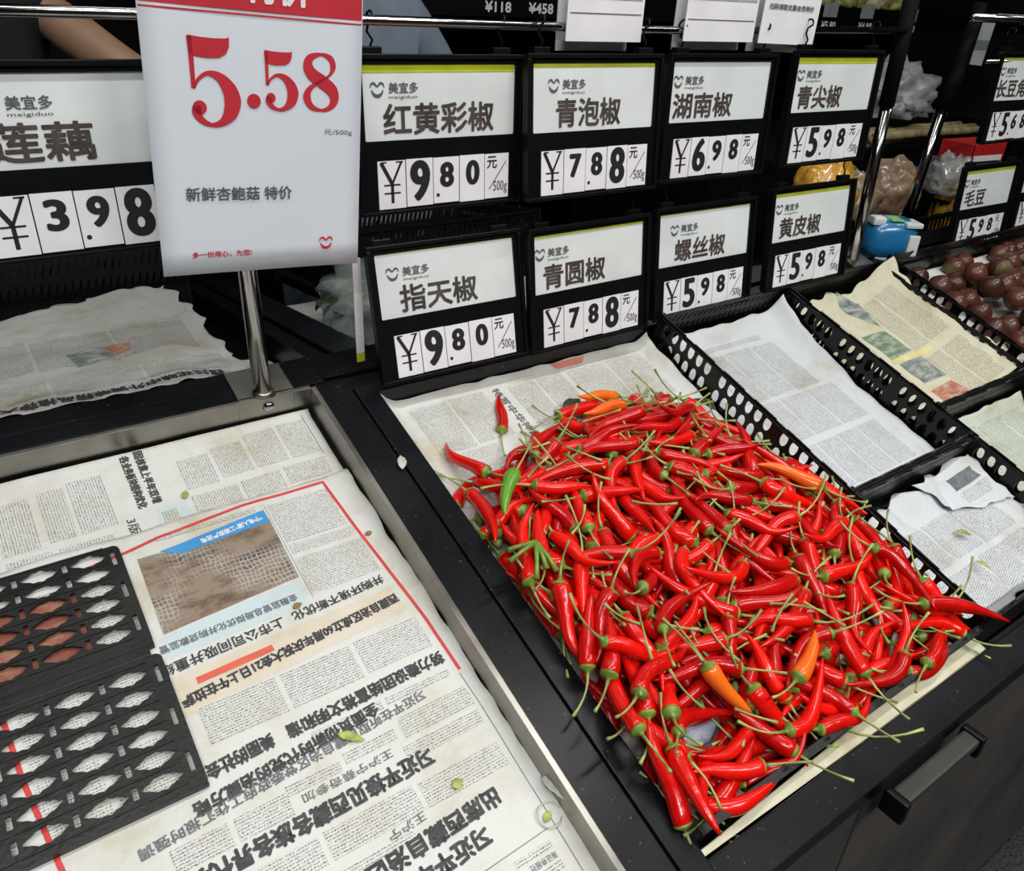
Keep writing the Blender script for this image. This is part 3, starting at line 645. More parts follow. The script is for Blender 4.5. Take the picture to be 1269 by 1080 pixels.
# ------------------------------------------------------------------ price signs
SW = 0.22
def logo_vf(cx, cy, w):
    k = w / 2
    p1 = stroke_vf([(cx - .80 * k, cy - .10 * k), (cx - .45 * k, cy - .62 * k), (cx, cy - .78 * k), (cx + .45 * k, cy - .62 * k), (cx + .80 * k, cy - .10 * k)], [.10 * k, .34 * k, .40 * k, .34 * k, .10 * k])
    p2 = stroke_vf([(cx - .95 * k, cy + .15 * k), (cx - .80 * k, cy + .55 * k), (cx - .42 * k, cy + .66 * k), (cx, cy + .30 * k), (cx + .42 * k, cy + .66 * k), (cx + .80 * k, cy + .55 * k), (cx + .95 * k, cy + .15 * k)], [.06 * k, .22 * k, .28 * k, .16 * k, .28 * k, .22 * k, .06 * k])
    return join_vf([p1, p2])
def digit_card(root, i, ch, dot, n=5):
    x0, x1, z1, z0 = -0.401 * SW, 0.419 * SW, -0.5 * SW, -0.745 * SW
    w = (x1 - x0) / n; xa = x0 + w * i + 0.0006; xb = xa + w - 0.0012
    y = -0.0052 - 0.0003 * (i % 2)
    cd = box('digit_card', (xa, xb, y, y + 0.0012, z0 + 0.0006 * (i % 3), z1 + 0.0005 * (i % 2)), CARD, root, None, 0.0)
    H = z1 - z0; W_ = xb - xa; d = -y + 0.0003
    if ch == '¥':
        P, F = join_vf([stroke_vf([(xa + .12 * W_, z1 - .03 * H), (xa + .50 * W_, z0 + .52 * H)], [.13 * W_] * 2), stroke_vf([(xa + .86 * W_, z1 - .03 * H), (xa + .50 * W_, z0 + .52 * H)], [.08 * W_] * 2),
                        stroke_vf([(xa + .5 * W_, z0 + .53 * H), (xa + .5 * W_, z0 + .12 * H)], [.11 * W_] * 2), stroke_vf([(xa + .2 * W_, z0 + .50 * H), (xa + .8 * W_, z0 + .50 * H)], [.035 * H] * 2),
                        stroke_vf([(xa + .2 * W_, z0 + .33 * H), (xa + .8 * W_, z0 + .33 * H)], [.035 * H] * 2), stroke_vf([(xa + .10 * W_, z1 - .03 * H), (xa + .32 * W_, z1 - .03 * H)], [.03 * H] * 2),
                        stroke_vf([(xa + .66 * W_, z1 - .03 * H), (xa + .92 * W_, z1 - .03 * H)], [.03 * H] * 2)])
        print_upright('currency_mark', P, F, INK, cd, d)
    elif ch == 'u':
        P, Z, F = text_vf('元', xa + .08 * W_, z0 + .68 * H, .42 * W_, .27 * H, 0.0003); print_upright('unit_text', P, F, INK, cd, d, Z)
        P, Z, F = text_vf('500g', xa + .36 * W_, z0 + .10 * H, .58 * W_, .30 * H, 0.0001); print_upright('unit_text', P, F, GREYINK, cd, d, Z)
        P, F = stroke_vf([(xa + .18 * W_, z0 + .22 * H), (xa + .88 * W_, z0 + .82 * H)], [.03 * W_] * 2); print_upright('slash_mark', P, F, INK, cd, d)
    else:
        big = ch[-1] == 'B'; c = ch[0]
        if big: P, Z, F = text_vf(c, xa + .13 * W_, z0 + .12 * H, .76 * W_, .86 * H, (0.0025, 0.0015), 20)
        else: P, Z, F = text_vf(c, xa + .24 * W_, z0 + .36 * H, .56 * W_, .54 * H, (0.0019, 0.0012), 18)
        print_upright('numeral', P, F, INK, cd, d, Z)
        if dot: P, F = disc_vf(xa + .16 * W_, z0 + .20 * H, .065 * W_); print_upright('decimal_point', P, F, INK, cd, d)
def price_sign(x, y, z, lean, yaw, title, price, label, yellow=True, ls0=0.045, hooks='S', t0=0.125, tw=0.18):
    """price: e.g. ['9B','8','0']; root at the top centre of the frame"""
    root = empty('price_sign', T((x, y, z)) @ RZ(yaw) @ RX(-lean), label, 'price sign', 'hanging price signs')
    H = 0.769 * SW; hw = SW / 2
    # frame: outer ring with inner cross bar, built from one plate with two windows
    lx0, lx1, lz0, lz1 = -0.456 * SW, 0.452 * SW, -0.402 * SW, -0.043 * SW
    fr = curve_mesh('frame', [rrect(-hw, hw, -H, 0, 0.006), rrect(lx0, lx1, lz0, lz1, 0.002), rrect(-0.401 * SW, 0.419 * SW, -0.745 * SW, -0.5 * SW, 0.001)], 0.009, FRAMEB)
    fr.transform(RX(PI / 2))
    bv = obj('frame', fr, root); bmod = bv.modifiers.new('bevel', 'BEVEL'); bmod.width = 0.0012; bmod.segments = 2; bmod.limit_method = 'ANGLE'
    box('back_plate', (-hw + .003, hw - .003, 0.0005, 0.0035, -H + .003, -0.003), FRAMEB, root, None, 0)
    # raised outer lip
    for b in ((-hw - .001, hw + .001, -0.0085, -0.0045, -0.0045, 0.001), (-hw - .001, hw + .001, -0.0085, -0.0045, -H - .001, -H + .0035),
              (-hw - .001, -hw + .0045, -0.0085, -0.0045, -H + .0035, -0.0045), (hw - .0045, hw + .001, -0.0085, -0.0045, -H + .0035, -0.0045)):
        box('outer_lip', b, FRAMEB, bv, WM[root.name], 0.001)
    ls = box('label_sheet', (lx0 - .001, lx1 + .001, -0.0022, -0.0008, lz0 - .001, lz1 + .001), LABEL, root, None, 0)
    if yellow: box('yellow_strip', (lx0, lx1 - .001, -0.0027, -0.0022, lz1 - (0.0075 if yellow is True else yellow), lz1), YELLOW, ls, WM[root.name], 0)
    lw, lh = lx1 - lx0, lz1 - lz0
    P, F = logo_vf(lx0 + (ls0 + 0.045) * lw, lz1 - 0.315 * lh, 0.090 * lw); print_upright('emblem', P, F, GREYINK, ls, 0.0029)
    P, Z, F = text_vf('美宜多', lx0 + (ls0 + 0.113) * lw, lz1 - 0.375 * lh, 0.185 * lw, 0.145 * lh, 0.00022); print_upright('shop_text', P, F, GREYINK, ls, 0.0029, Z)
    P, Z, F = text_vf('meigiduo', lx0 + (ls0 + 0.113) * lw, lz1 - 0.455 * lh, 0.180 * lw, 0.055 * lh); print_upright('shop_text', P, F, GREYINK, ls, 0.0029)
    n = len(title); tw = tw * n * lw
    P, Z, F = text_vf(title, lx0 + t0 * lw, lz1 - 0.935 * lh, tw, 0.43 * lh, 0.0008, 8); print_upright('product_name', P, F, INKB, ls, 0.0030, Z)
    for i, c in enumerate(['¥'] + price + ['u']): digit_card(root, i, c, dot=(i == 2))
    for sx in (-0.40, 0.36):
        cx = sx * SW
        cl = box('clip', (cx - .012, cx + .012, -0.006, 0.006, -0.001, 0.008), FRAMEB, root, None, 0.001)
        if hooks == 'S':
            top = 0.046
            pts = [(cx, 0, 0.006), (cx + .004, 0, 0.014), (cx - .002, 0, 0.022), (cx, 0.0, 0.030)] + [(cx + 0.003 * math.sin(t), -0.0078 * math.cos(t), 0.034 + 0.0078 * math.sin(t)) for t in np.linspace(0, PI * 1.25, 8)]
            obj('hook', tube_mesh('hook', pts, 0.0014, FRAMEB, 8), cl, WM[root.name])
        elif hooks == 's':
            pts = [(cx, 0, 0.006), (cx + .004, 0, 0.014), (cx - .003, 0, 0.024), (cx + .002, 0, 0.033), (cx, 0, 0.040)]
            obj('hook', tube_mesh('hook', pts, 0.0013, FRAMEB, 8), cl, WM[root.name])
    return root
Z0 = 1.45
def zz(v): return Z0 + v * .22
price_sign(2.32 * .22, 3.92 * .22, zz(-.31), 0.04, -0.02, '红黄彩椒', ['9B', '8', '0'], 'price sign reading 红黄彩椒 9.80 (red-yellow peppers), upper row beside the white poster', 0.0085, 0.045, 'S', .117, .184)
price_sign(3.29 * .22, 3.83 * .22, zz(-.30), 0.09, -0.01, '青泡椒', ['7', '8', '8B'], 'price sign reading 青泡椒 7.88 (green bubble peppers), upper row, second right of the poster', 0.005, 0.115, 'S', .18, .178)
price_sign(4.42 * .22, 3.88 * .22, zz(-.30), 0.05, -0.02, '湖南椒', ['6B', '9', '8'], 'price sign reading 湖南椒 6.98 (Hunan peppers), upper row, without yellow strip', False, 0.015, 'S', .03, .20)
price_sign(5.56 * .22, 3.82 * .22, zz(-.27), 0.04, -0.02, '青尖椒', ['5B', '9', '8'], 'price sign reading 青尖椒 5.98 (green pointed peppers), upper row beside the steel post', 0.009, 0.015, 'S', .06, .183)
price_sign(2.34 * .22, 3.91 * .22, zz(-1.26), 0.22, -0.02, '指天椒', ['9B', '8', '0'], 'price sign reading 指天椒 9.80 (upright chillies), lower row over the newspaper corner', 0.0012, 0.065, 's', .14, .187)
price_sign(3.35 * .22, 3.82 * .22, zz(-1.25), 0.14, 0.01, '青圆椒', ['7', '8', '8B'], 'price sign reading 青圆椒 7.88 (green round peppers), lower row, thin yellow edge', 0.0035, 0.004, 's', .075, .187)
price_sign(4.43 * .22, 3.84 * .22, zz(-1.24), 0.14, -0.01, '螺丝椒', ['5B', '9', '8'], 'price sign reading 螺丝椒 5.98 (screw peppers), lower row, third from the left', 0.002, 0.115, 's', .17, .187)
price_sign(5.56 * .22, 3.79 * .22, zz(-1.19), 0.13, -0.01, '黄皮椒', ['5B', '9', '8'], 'price sign reading 黄皮椒 5.98 (yellow-skinned peppers), lower row against the steel post', 0.006, 0.02, 's', .09, .182)
price_sign(0.123, 0.856, 1.3775, 0.03, 0.0, '莲藕', ['3', '9', '8B'], 'price sign reading 莲藕 3.98 (lotus root), left of the white poster', False, 0.125, 'S', .135, .215)
price_sign(1.875, 0.856, 1.389, 0.06, -0.02, '长豆角', ['5B', '6', '8'], 'price sign reading 长豆角 5.68 (long beans), cut off by the right edge', 0.005, 0.03, 'S', .03, .19)
price_sign(8.47 * .22, 3.87 * .22, zz(-1.25), 0.09, -0.02, '毛豆', ['5B', '9', '8'], 'price sign reading 毛豆 5.98 (green soybeans), above the brown chestnuts', 0.007, 0.02, 's', .08, .20)
price_sign(2.125, 0.856, zz(-1.19), 0.09, 0.0, '豇豆', ['6B', '9', '8'], 'sliver of a price sign at the right edge beside the soybean sign', 0.007, 0.01, 's')

# thin white price inserts standing between the signs
for (x, z, h, lab) in ((0.397, 1.160, 0.135, 'narrow yellow-white plastic sliver beside the poster, left of the lower signs'), (0.6235, 1.163, 0.085, 'narrow yellow-white plastic sliver between the two lower left signs'),
                      (0.857, 1.372, 0.100, 'white plastic sliver between the second and third upper signs'), (1.098, 1.150, 0.110, 'pale plastic sliver between the third and fourth lower signs')):
    r = empty('plastic_insert', T((x, 0.868, z)), lab, 'plastic sliver')
    box('white_edge', (-0.0055, 0.0055, 0, 0.002, -h + 0.012, 0), CARD, r, None, 0.0005); box('yellow_end', (-0.0055, 0.0055, 0, 0.002, -h, -h + 0.0115), YELLOW, r, None, 0.0005)

# ------------------------------------------------------------------ big white poster
Qp = Matrix(((0.997, 0.053, 0.052, 0.1639), (-0.051, 0.998, -0.045, 0.80), (-0.054, 0.042, 0.998, 1.1917), (0, 0, 0, 1)))
po = empty('price_poster', Qp, 'large white poster with red 5.58 and a red header band', 'poster')
pw, ph = 0.1990, 0.283
V, F = [], []
for j in range(13):
    for i in range(11):
        x, z = pw * i / 10, ph * j / 12; V.append((x, 0.0012 * math.sin(i / 10 * PI) * (1 - j / 24), z))
for j in range(12):
    for i in range(10): k = j * 11 + i; F.append((k, k + 1, k + 12, k + 11))
o = obj('paper_sheet', mesh('paper_sheet', V, F, POSTERP, True), po); md = o.modifiers.new('t', 'SOLIDIFY'); md.thickness = 0.0006; md.offset = 1
def pprint(name, P, F, m, d=0.0007, Z=None): return print_upright(name, P, F, m, po, d, Z)
def prect(name, x0, x1, z0, z1, m, d): return pprint(name, np.array([(x0, z0), (x1, z0), (x1, z1), (x0, z1)]), [(0, 1, 2, 3)], m, d)
prect('header_band', 0.001, pw - 0.001, 0.2365, ph - 0.001, RED, 0.0007); prect('header_line', 0.001, pw - 0.001, 0.2325, 0.2340, RED, 0.0007)
P, Z, F = text_vf('特价', 0.0885, 0.2425, 0.060, 0.030, 0.0011); pprint('header_text', P, F, WHITE, 0.0011, Z)
def five(x, z, w, h):
    f = lambda u, v: (x + u * w, z + v * h)
    flag = (np.array([f(0.0, 1.0), f(.25, .985), (x + .5 * w, z + .98 * h), f(.75, .985), f(.84, 1.0), f(.83, .90), f(.76, .82), f(.62, .775), f(.35, .765), f(.10, .78), f(.02, .79)]), [tuple(range(11))])
    stem_ = stroke_vf([f(.025, .99), f(.045, .75), f(.05, .43)], [.10 * w, .10 * w, .09 * w])
    bowl = stroke_vf([f(.055, .425), f(.16, .53), f(.36, .60), f(.60, .56), f(.78, .44), f(.85, .30), f(.78, .15), f(.60, .05), f(.38, .02), f(.18, .07), f(.08, .16), f(.10, .24)],
                     [.05 * w, .07 * w, .09 * w, .19 * w, .31 * w, .36 * w, .30 * w, .15 * w, .08 * w, .14 * w, .20 * w, .16 * w])
    ball = disc_vf(*f(.15, .215), .145 * w)
    return join_vf([flag, stem_, bowl, ball])
def eight(x, z, w, h):
    f = lambda u, v: (x + u * w, z + v * h)
    pts = [f(.5, .97), f(.20, .90), f(.14, .76), f(.26, .63), f(.52, .52), f(.80, .38), f(.88, .22), f(.76, .08), f(.50, .03), f(.22, .09), f(.10, .25), f(.20, .40), f(.48, .52), f(.74, .63), f(.84, .77), f(.76, .91)]
    wd = [.06, .17, .24, .28, .30, .29, .22, .13, .06, .14, .19, .12, .05, .06, .14, .14]
    return stroke_vf(pts, [q * w * 1.15 for q in wd], True, 6)
for fn, a in ((five, (0.0385, 0.139, 0.042, 0.075)), (five, (0.1050, 0.1545, 0.0300, 0.0515)), (eight, (0.1405, 0.1545, 0.0350, 0.0525))):
    P, F = fn(*a); pprint('price_numeral', P, F, RED)
P, F = disc_vf(0.0935, 0.1622, 0.0063); pprint('decimal_point', P * [1, 1], F, RED)
P, Z, F = text_vf('元/500g', 0.1610, 0.1325, 0.0290, 0.0060); pprint('unit_text', P, F, GREYINK, 0.0009)
P, Z, F = text_vf('新鲜杏鲍菇 特价', 0.0265, 0.0715, 0.1010, 0.0130, 0.00025); pprint('product_name', P, F, GREYINK, 0.0009, Z)
P, Z, F = text_vf('多一份用心，为您!', 0.0280, 0.0165, 0.0570, 0.0060, 0.00015); pprint('slogan_text', P, F, RED, 0.0009, Z)
P, F = logo_vf(0.1630, 0.0255, 0.0150); P[:, 0] = 0.1630 + (P[:, 0] - 0.1630) * 1.0; pprint('emblem', P, F, RED, 0.0009)
box('top_clip', (0.06, 0.14, -0.004, 0.006, ph - 0.01, ph + 0.012), FRAMEB, po, None, 0.002)

# sheets of paper folded over the bar
def bar_sheet(x0, x1, ztop, z0, tilt, label, lines):
    r = empty('paper_slip', T((x0, 0.849, z0)) @ RZ(-0.02) @ RY(tilt), label, 'paper'); w = x1 - x0; h = ztop - z0
    box('page', (0, w, 0.0, 0.0015, 0, h), CARD, r, None, 0)
    box('page', (0.002, w - 0.004, 0.022, 0.0235, -0.012, h), CARD, r, None, 0)
    for (za, zb, m) in lines:
        o = box('printed_band', (0.004, w - 0.004, -0.0006, -0.0002, za * h, zb * h), m, r, None, 0)
    return r
FINE = _newsprint('fine_print', (0.70, 0.71, 0.71), False)
GREYBAND = mat('fine_grey_print', (0.40, 0.41, 0.41), 0.6, var=0.35, scale=500)
bar_sheet(0.678, 0.800, 1.50, 1.398, 0.0, 'leftmost printed slip hung over the bar, grey fine print', [(0.46, 0.98, GREYBAND), (0.30, 0.31, GREYINK)])
bar_sheet(0.880, 1.018, 1.50, 1.400, 0.0, 'middle printed slip hung over the bar, above the Hunan pepper sign', [(0.50, 0.98, GREYBAND), (0.26, 0.27, GREYINK)])
r = bar_sheet(1.034, 1.158, 1.50, 1.399, 0.02, 'rightmost slip on the bar, nearly blank with one line of text', [])
P, Z, F = text_vf('扫码领取优惠会员特价', 0.010, 0.044, 0.100, 0.008, 0.0002); print_upright('printed_line', P, F, GREYINK, r, 0.0008, Z)

# ------------------------------------------------------------------ chillies
NP = 12
PROTO = []
for k in range(NP):
    L = 1.08 * [0.074, 0.082, 0.090, 0.068, 0.098, 0.080, 0.086, 0.062, 0.094, 0.076, 0.104, 0.084][k]; R0 = 1.05 * [0.0076, 0.0080, 0.0078, 0.0074, 0.0082, 0.0070, 0.0084, 0.0080, 0.0076, 0.0086, 0.0080, 0.0072][k]
    bend = [0.14, 0.42, -0.26, 0.08, 0.30, 0.62, -0.12, 0.30, 0.48, 0.05, -0.38, 0.85][k]; s2 = 1.6 * [0.0, 0.05, 0.08, -0.05, 0.0, 0.1, -0.1, 0.0, 0.06, 0.12, 0.0, -0.05][k]
    rr_ = random.Random(k + 5)
    N = 13; cl, rad = [], []
    for i in range(N):
        t = i / (N - 1); x = L * t; y = bend * L * (t * t * 0.75) + s2 * L * math.sin(2 * PI * t) * 0.35
        x = x * (1 - 0.25 * abs(bend) * t)
        r = R0 * (0.93 if i == 0 else 1.0) * (1 - t ** 2.6) ** 0.8 * (0.86 + 0.14 * math.cos(t * 2)) + 0.0006
        r *= 1 + 0.07 * math.sin(t * 9 + k)
        cl.append((x, y, 0)); rad.append(max(r, 0.0008))
    cl = [(-0.0015, 0, 0)] + cl; rad = [R0 * 0.55] + rad
    me = tube_mesh('chilli_flesh', cl, rad, CHRED, 10)
    cal = tube_mesh('calyx', [(-0.0078, 0, 0), (-0.0050, 0, 0), (-0.0030, 0, 0), (-0.0012, 0, 0), (0.0012, 0, 0)], [0.0014, 0.0020, R0 * .50, rad[1] * .92, rad[1] * 1.07], CALYX, 10)
    SL = rr_.uniform(0.034, 0.062); sb = rr_.uniform(-0.45, 0.45); sz = rr_.uniform(0.0, 0.35)
    sp_ = [(-0.006 - SL * t, sb * SL * t * t, sz * SL * t * t) for t in np.linspace(0, 1, 6)]
    st = tube_mesh('stem', sp_, [0.0020, 0.0013, 0.0011, 0.0011, 0.0012, 0.0018], STEM, 6)
    PROTO.append(dict(L=L, R=R0, cl=np.array(cl), rad=np.array(rad), flesh=me, calyx=cal, stem=st))
FLESH_ALT = {}
def flesh_of(k, m):
    if m is CHRED: return PROTO[k]['flesh']
    if (k, m.name) not in FLESH_ALT:
        me = PROTO[k]['flesh'].copy(); me.materials.clear(); me.materials.append(m); FLESH_ALT[(k, m.name)] = me
    return FLESH_ALT[(k, m.name)]

# heap height field in bed coordinates
GA0, GB0, GS = 0.36, -0.66, 0.0025
NA, NBB = int((0.93 - GA0) / GS), int((0.04 - GB0) / GS)
Hh = np.full((NA, NBB), -0.0335); AA = GA0 + GS * (np.arange(NA) + .5); BB = GB0 + GS * (np.arange(NBB) + .5)
Hh[AA < 0.401, :] = 0.0015; Hh[(AA > 0.874) & (AA < 0.886), :] = 0.025; Hh[:, BB < -0.609] = 0.004; Hh[:, BB > -0.003] = 0
ID = np.full((NA, NBB), -1, dtype=int)
UP = [(0.395, -0.195), (0.425, -0.165), (0.50, -0.150), (0.575, -0.120), (0.64, -0.105), (0.72, -0.110), (0.80, -0.118), (0.845, -0.19), (0.868, -0.28)]
def dup(a, b):
    """signed distance below the upper boundary of the heap"""
    d = 9; inside = False
    for (x0, y0), (x1, y1) in zip(UP, UP[1:]):
        tx, ty = x1 - x0, y1 - y0; L2 = tx * tx + ty * ty; t = max(0, min(1, ((a - x0) * tx + (b - y0) * ty) / L2))
        d = min(d, math.hypot(a - x0 - t * tx, b - y0 - t * ty))
        if x0 <= a <= x1 and b < y0 + (y1 - y0) * (a - x0) / (x1 - x0): inside = True
    if a > 0.868 and b < -0.28: inside = True
    return d if inside else -d
def target(a, b):
    d = dup(a, b)
    if d < 0.006: return -0.05
    front = 0.72 + 0.28 * min(1, max(0, (b + 0.60) / 0.12))
    hole = math.exp(-(((a - 0.485) / 0.030) ** 2 + ((b + 0.548) / 0.030) ** 2)) * 0.040
    right = 1 - 0.30 * max(0, (a - 0.80) / 0.07)
    return -0.0335 + (0.010 + min(0.052, 0.62 * d)) * front * right - hole
CH = []   # (proto, a, b, h, ang, pitch, roll, mat)
def stamp(k, a, b, ang, roll, commit=False, sink=0.0035, h0=None, mt=CHRED):
    pr = PROTO[k]; cl, rad = pr['cl'][::2], pr['rad'][::2]
    y = cl[:, 1] * math.cos(roll); dz = cl[:, 1] * math.sin(roll); x = cl[:, 0]
    ca, sa = math.cos(ang), math.sin(ang); pa = a + x * ca - y * sa; pb = b + x * sa + y * ca
    na, nb = -sa, ca
    req = np.full(len(x), -9.0)
    for o in (-0.7, 0, 0.7):
        ia = np.clip(((pa + na * rad * o - GA0) / GS).astype(int), 0, NA - 1); ib = np.clip(((pb + nb * rad * o - GB0) / GS).astype(int), 0, NBB - 1)
        req = np.maximum(req, Hh[ia, ib])
    req = req - dz + rad * 0.9
    n = len(x) // 2; m1, m2 = req[:n].max(), req[n:].max(); slope = max(-0.45, min(0.45, (m2 - m1) / (x[-1] * 0.62)))
    hh = (req - slope * x).max() - sink; hs = hh + slope * x
    if not commit: return hs.mean() - 0, pa, pb, req.mean()
    cid = len(CH)
    CH.append((k, a, b, hh, ang, -math.atan(slope), roll, mt))
    P = pr['cl']; R_ = pr['rad']; tt = np.linspace(0, len(P) - 1, 34); xi = np.interp(tt, range(len(P)), P[:, 0]); yi = np.interp(tt, range(len(P)), P[:, 1]); ri = np.interp(tt, range(len(P)), R_)
    y2 = yi * math.cos(roll); z2 = yi * math.sin(roll); top = hh + slope * xi + z2
    for o in (-0.95, -0.7, -0.45, -0.2, 0, 0.2, 0.45, 0.7, 0.95):
        ia = np.clip(((a + xi * ca - y2 * sa + na * ri * o - GA0) / GS).astype(int), 0, NA - 1); ib = np.clip(((b + xi * sa + y2 * ca + nb * ri * o - GB0) / GS).astype(int), 0, NBB - 1)
        tz = top + ri * math.sqrt(1 - o * o)
        for q in range(len(ia)):
            if tz[q] > Hh[ia[q], ib[q]]: Hh[ia[q], ib[q]] = tz[q]; ID[ia[q], ib[q]] = cid
    return cid
Tg = np.array([[target(a, b) for b in BB] for a in AA])
for n in range(1300):
    best = None
    for c in range(14):
        a, b = rng.uniform(0.385, 0.875), rng.uniform(-0.612, -0.10); ang = rng.uniform(0, 2 * PI); k = int(rng.integers(NP)); roll = rng.uniform(-0.5, 0.5) + (PI if rng.random() < .5 else 0)
        hm, pa, pb, _ = stamp(k, a, b, ang, roll)
        if pa.min() < 0.388 or pa.max() > 0.884 or pb.min() < -0.618 or pb.max() > -0.095: continue
        ia = ((pa - GA0) / GS).astype(int); ib = ((pb - GB0) / GS).astype(int)
        sc_ = (Tg[ia, ib]).mean() - hm - 0.3 * max(0, (hm - Tg[ia, ib].min() - 0.012))
        if Tg[ia, ib].min() < -0.045 and rng.random() < 0.75: continue
        if best is None or sc_ > best[0]: best = (sc_, k, a, b, ang, roll)
    if best is None: continue
    if best[0] < -0.0045: 
        if rng.random() < 0.5: continue
        if best[0] < -0.009: continue
    stamp(*best[1:], commit=True)
# a few that the photograph lets one single out: (proto, base a, b, angle, roll, material, label)
def aim(a0, b0, a1, b1): return math.atan2(b1 - b0, a1 - a0)
SPECIAL = [
    (3, 0.5365, -0.097, aim(0.5365, -0.097, 0.561, -0.060), 0, CHRED, 'lone red chilli upright on the newspaper, apart from the heap'),
    (8, 0.455, -0.178, aim(0.45, -0.185, 0.425, -0.125), PI, CHRED, 'long red chilli at the upper left tip of the heap, pointing away'),
    (3, 0.715, -0.112, aim(0.728, -0.118, 0.655, -0.108), 0, CHORG, 'orange chilli at the back edge of the heap'),
    (3, 0.690, -0.150, aim(0.70, -0.155, 0.62, -0.150), 0, CHORG, 'orange-red chilli just in front of the one at the back edge'),
    (7, 0.580, -0.556, aim(0.575, -0.560, 0.64, -0.545), 0, CHORG, 'bright orange chilli near the front rim of the heap'),
    (7, 0.497, -0.505, aim(0.497, -0.505, 0.512, -0.575), 0, CHORG, 'orange-shouldered chilli beside the gap showing blue paper'),
    (7, 0.462, -0.215, aim(0.462, -0.215, 0.425, -0.240), 0, CHGRN, 'green chilli among the red ones at the left side'),
    (1, 0.812, -0.388, aim(0.812, -0.388, 0.79, -0.33), 0, CHORG, 'orange chilli near the crate wall on the right'),
    (10, 0.805, -0.560, aim(0.805, -0.560, 0.905, -0.598), 0, CHRED, 'long red chilli whose tip overhangs the crate corner at right'),
    (0, 0.418, -0.548, aim(0.418, -0.548, 0.401, -0.618), 0, CHRED, 'red chilli in the front left corner, tip toward the viewer'),
    (11, 0.795, -0.485, aim(0.80, -0.48, 0.85, -0.53), PI, CHRED, 'strongly curved red chilli arching near the right crate wall'),
]
SPID = {}
for (k, a, b, ang, roll, m, lab) in SPECIAL:
    SPID[stamp(k, a, b, ang, roll, True, 0.003, None, m)] = lab
# visible area of each, weighted by nearness to the camera
wt = np.zeros(len(CH)); cnt = np.zeros(len(CH))
BEDc = BED.inverted() @ Vector((0, 0, 1.45))
for ia in range(NA):
    for ib in range(NBB):
        c = ID[ia, ib]
        if c >= 0:
            d2 = (AA[ia] - BEDc.x) ** 2 + (BB[ib] - BEDc.y) ** 2 + BEDc.z ** 2; wt[c] += 1 / d2; cnt[c] += 1
for c in SPID: wt[c] += 1e6
order = np.argsort(-wt); keep = set(int(c) for c in order[:300]); 
pass
GRP = 'red chillies heaped in the bin'
stuffV = {0: [[], [], 0], 1: [[], [], 0], 2: [[], [], 0]}
first = None
def chilli_matrix(c):
    k, a, b, h, ang, pitch, roll, m = CH[c]
    return BED @ T((a, b, h)) @ RZ(ang) @ RY(pitch) @ RX(roll)
def add_stuff(slot, me, M):
    V, F, off = stuffV[slot]
    co = np.zeros(len(me.vertices) * 3); me.vertices.foreach_get('co', co); co = co.reshape(-1, 3)
    Mn = np.array(M); V.append(co @ Mn[:3, :3].T + Mn[:3, 3]); F += [tuple(i + off for i in p.vertices) for p in me.polygons]; stuffV[slot][2] += len(co)
for c in range(len(CH)):
    k, a, b, h, ang, pitch, roll, m = CH[c]; M = chilli_matrix(c); q = (c * 7 + 3) % NP
    stq = PROTO[q]['stem']
    if c in keep:
        r = empty('chilli_pepper', M, SPID.get(c, 'glossy red chilli with green stem in the loose heap'), 'chilli', GRP)
        if c in SPID: r['group'] = 'chillies singled out in the heap'
        else: r['group'] = GRP
        obj('flesh', flesh_of(k, m), r); obj('calyx', PROTO[k]['calyx'], r); so = bpy.data.objects.new('stem', stq); place(so, r, M @ RX(-roll + (0 if abs(roll) < 1 else 0)) )
    else:
        if cnt[c] == 0 and h < -0.01: pass
        add_stuff(0, PROTO[k]['flesh'], M); add_stuff(1, PROTO[k]['calyx'], M); 
        if cnt[c] > 6: add_stuff(2, stq, M @ RX(-roll))
sroot = empty('chilli_pepper_heap', BED @ T((0.63, -0.4, -0.03)), 'red chillies buried deeper in the heap', 'chillies', None, 'stuff')
for slot, (nm, m) in enumerate((('flesh', CHRED), ('calyx', CALYX), ('stem', STEM))):
    if stuffV[slot][2]:
        o = obj(nm, mesh(nm, np.vstack(stuffV[slot][0]), stuffV[slot][1], m, True), sroot, Matrix()); o['kind'] = 'stuff'
# loose stems scattered on top of the heap
LST = PROTO[4]['stem']
for i in range(28):
    while True:
        a, b = rng.uniform(0.44, 0.83), rng.uniform(-0.57, -0.14)
        if dup(a, b) > 0.02: break
    ia, ib = int((a - GA0) / GS), int((b - GB0) / GS); h = Hh[max(0, ia - 4):ia + 5, max(0, ib - 4):ib + 5].max()
    o = bpy.data.objects.new('stalk_scrap', PROTO[i % NP]['stem']); ang = rng.uniform(0, 2 * PI)
    place(o, None, BED @ T((a, b, h + 0.0005)) @ RZ(ang) @ RY(rng.uniform(-0.15, 0.15)) @ T((0.02, 0, 0)))
    tag(o, 'loose green stem lying across the red chillies', 'stem', 'loose stems on the chilli heap')
def heap_h(a, b, r=3): ia, ib = int((a - GA0) / GS), int((b - GB0) / GS); return Hh[max(0, ia - r):ia + r + 1, max(0, ib - r):ib + r + 1].max()
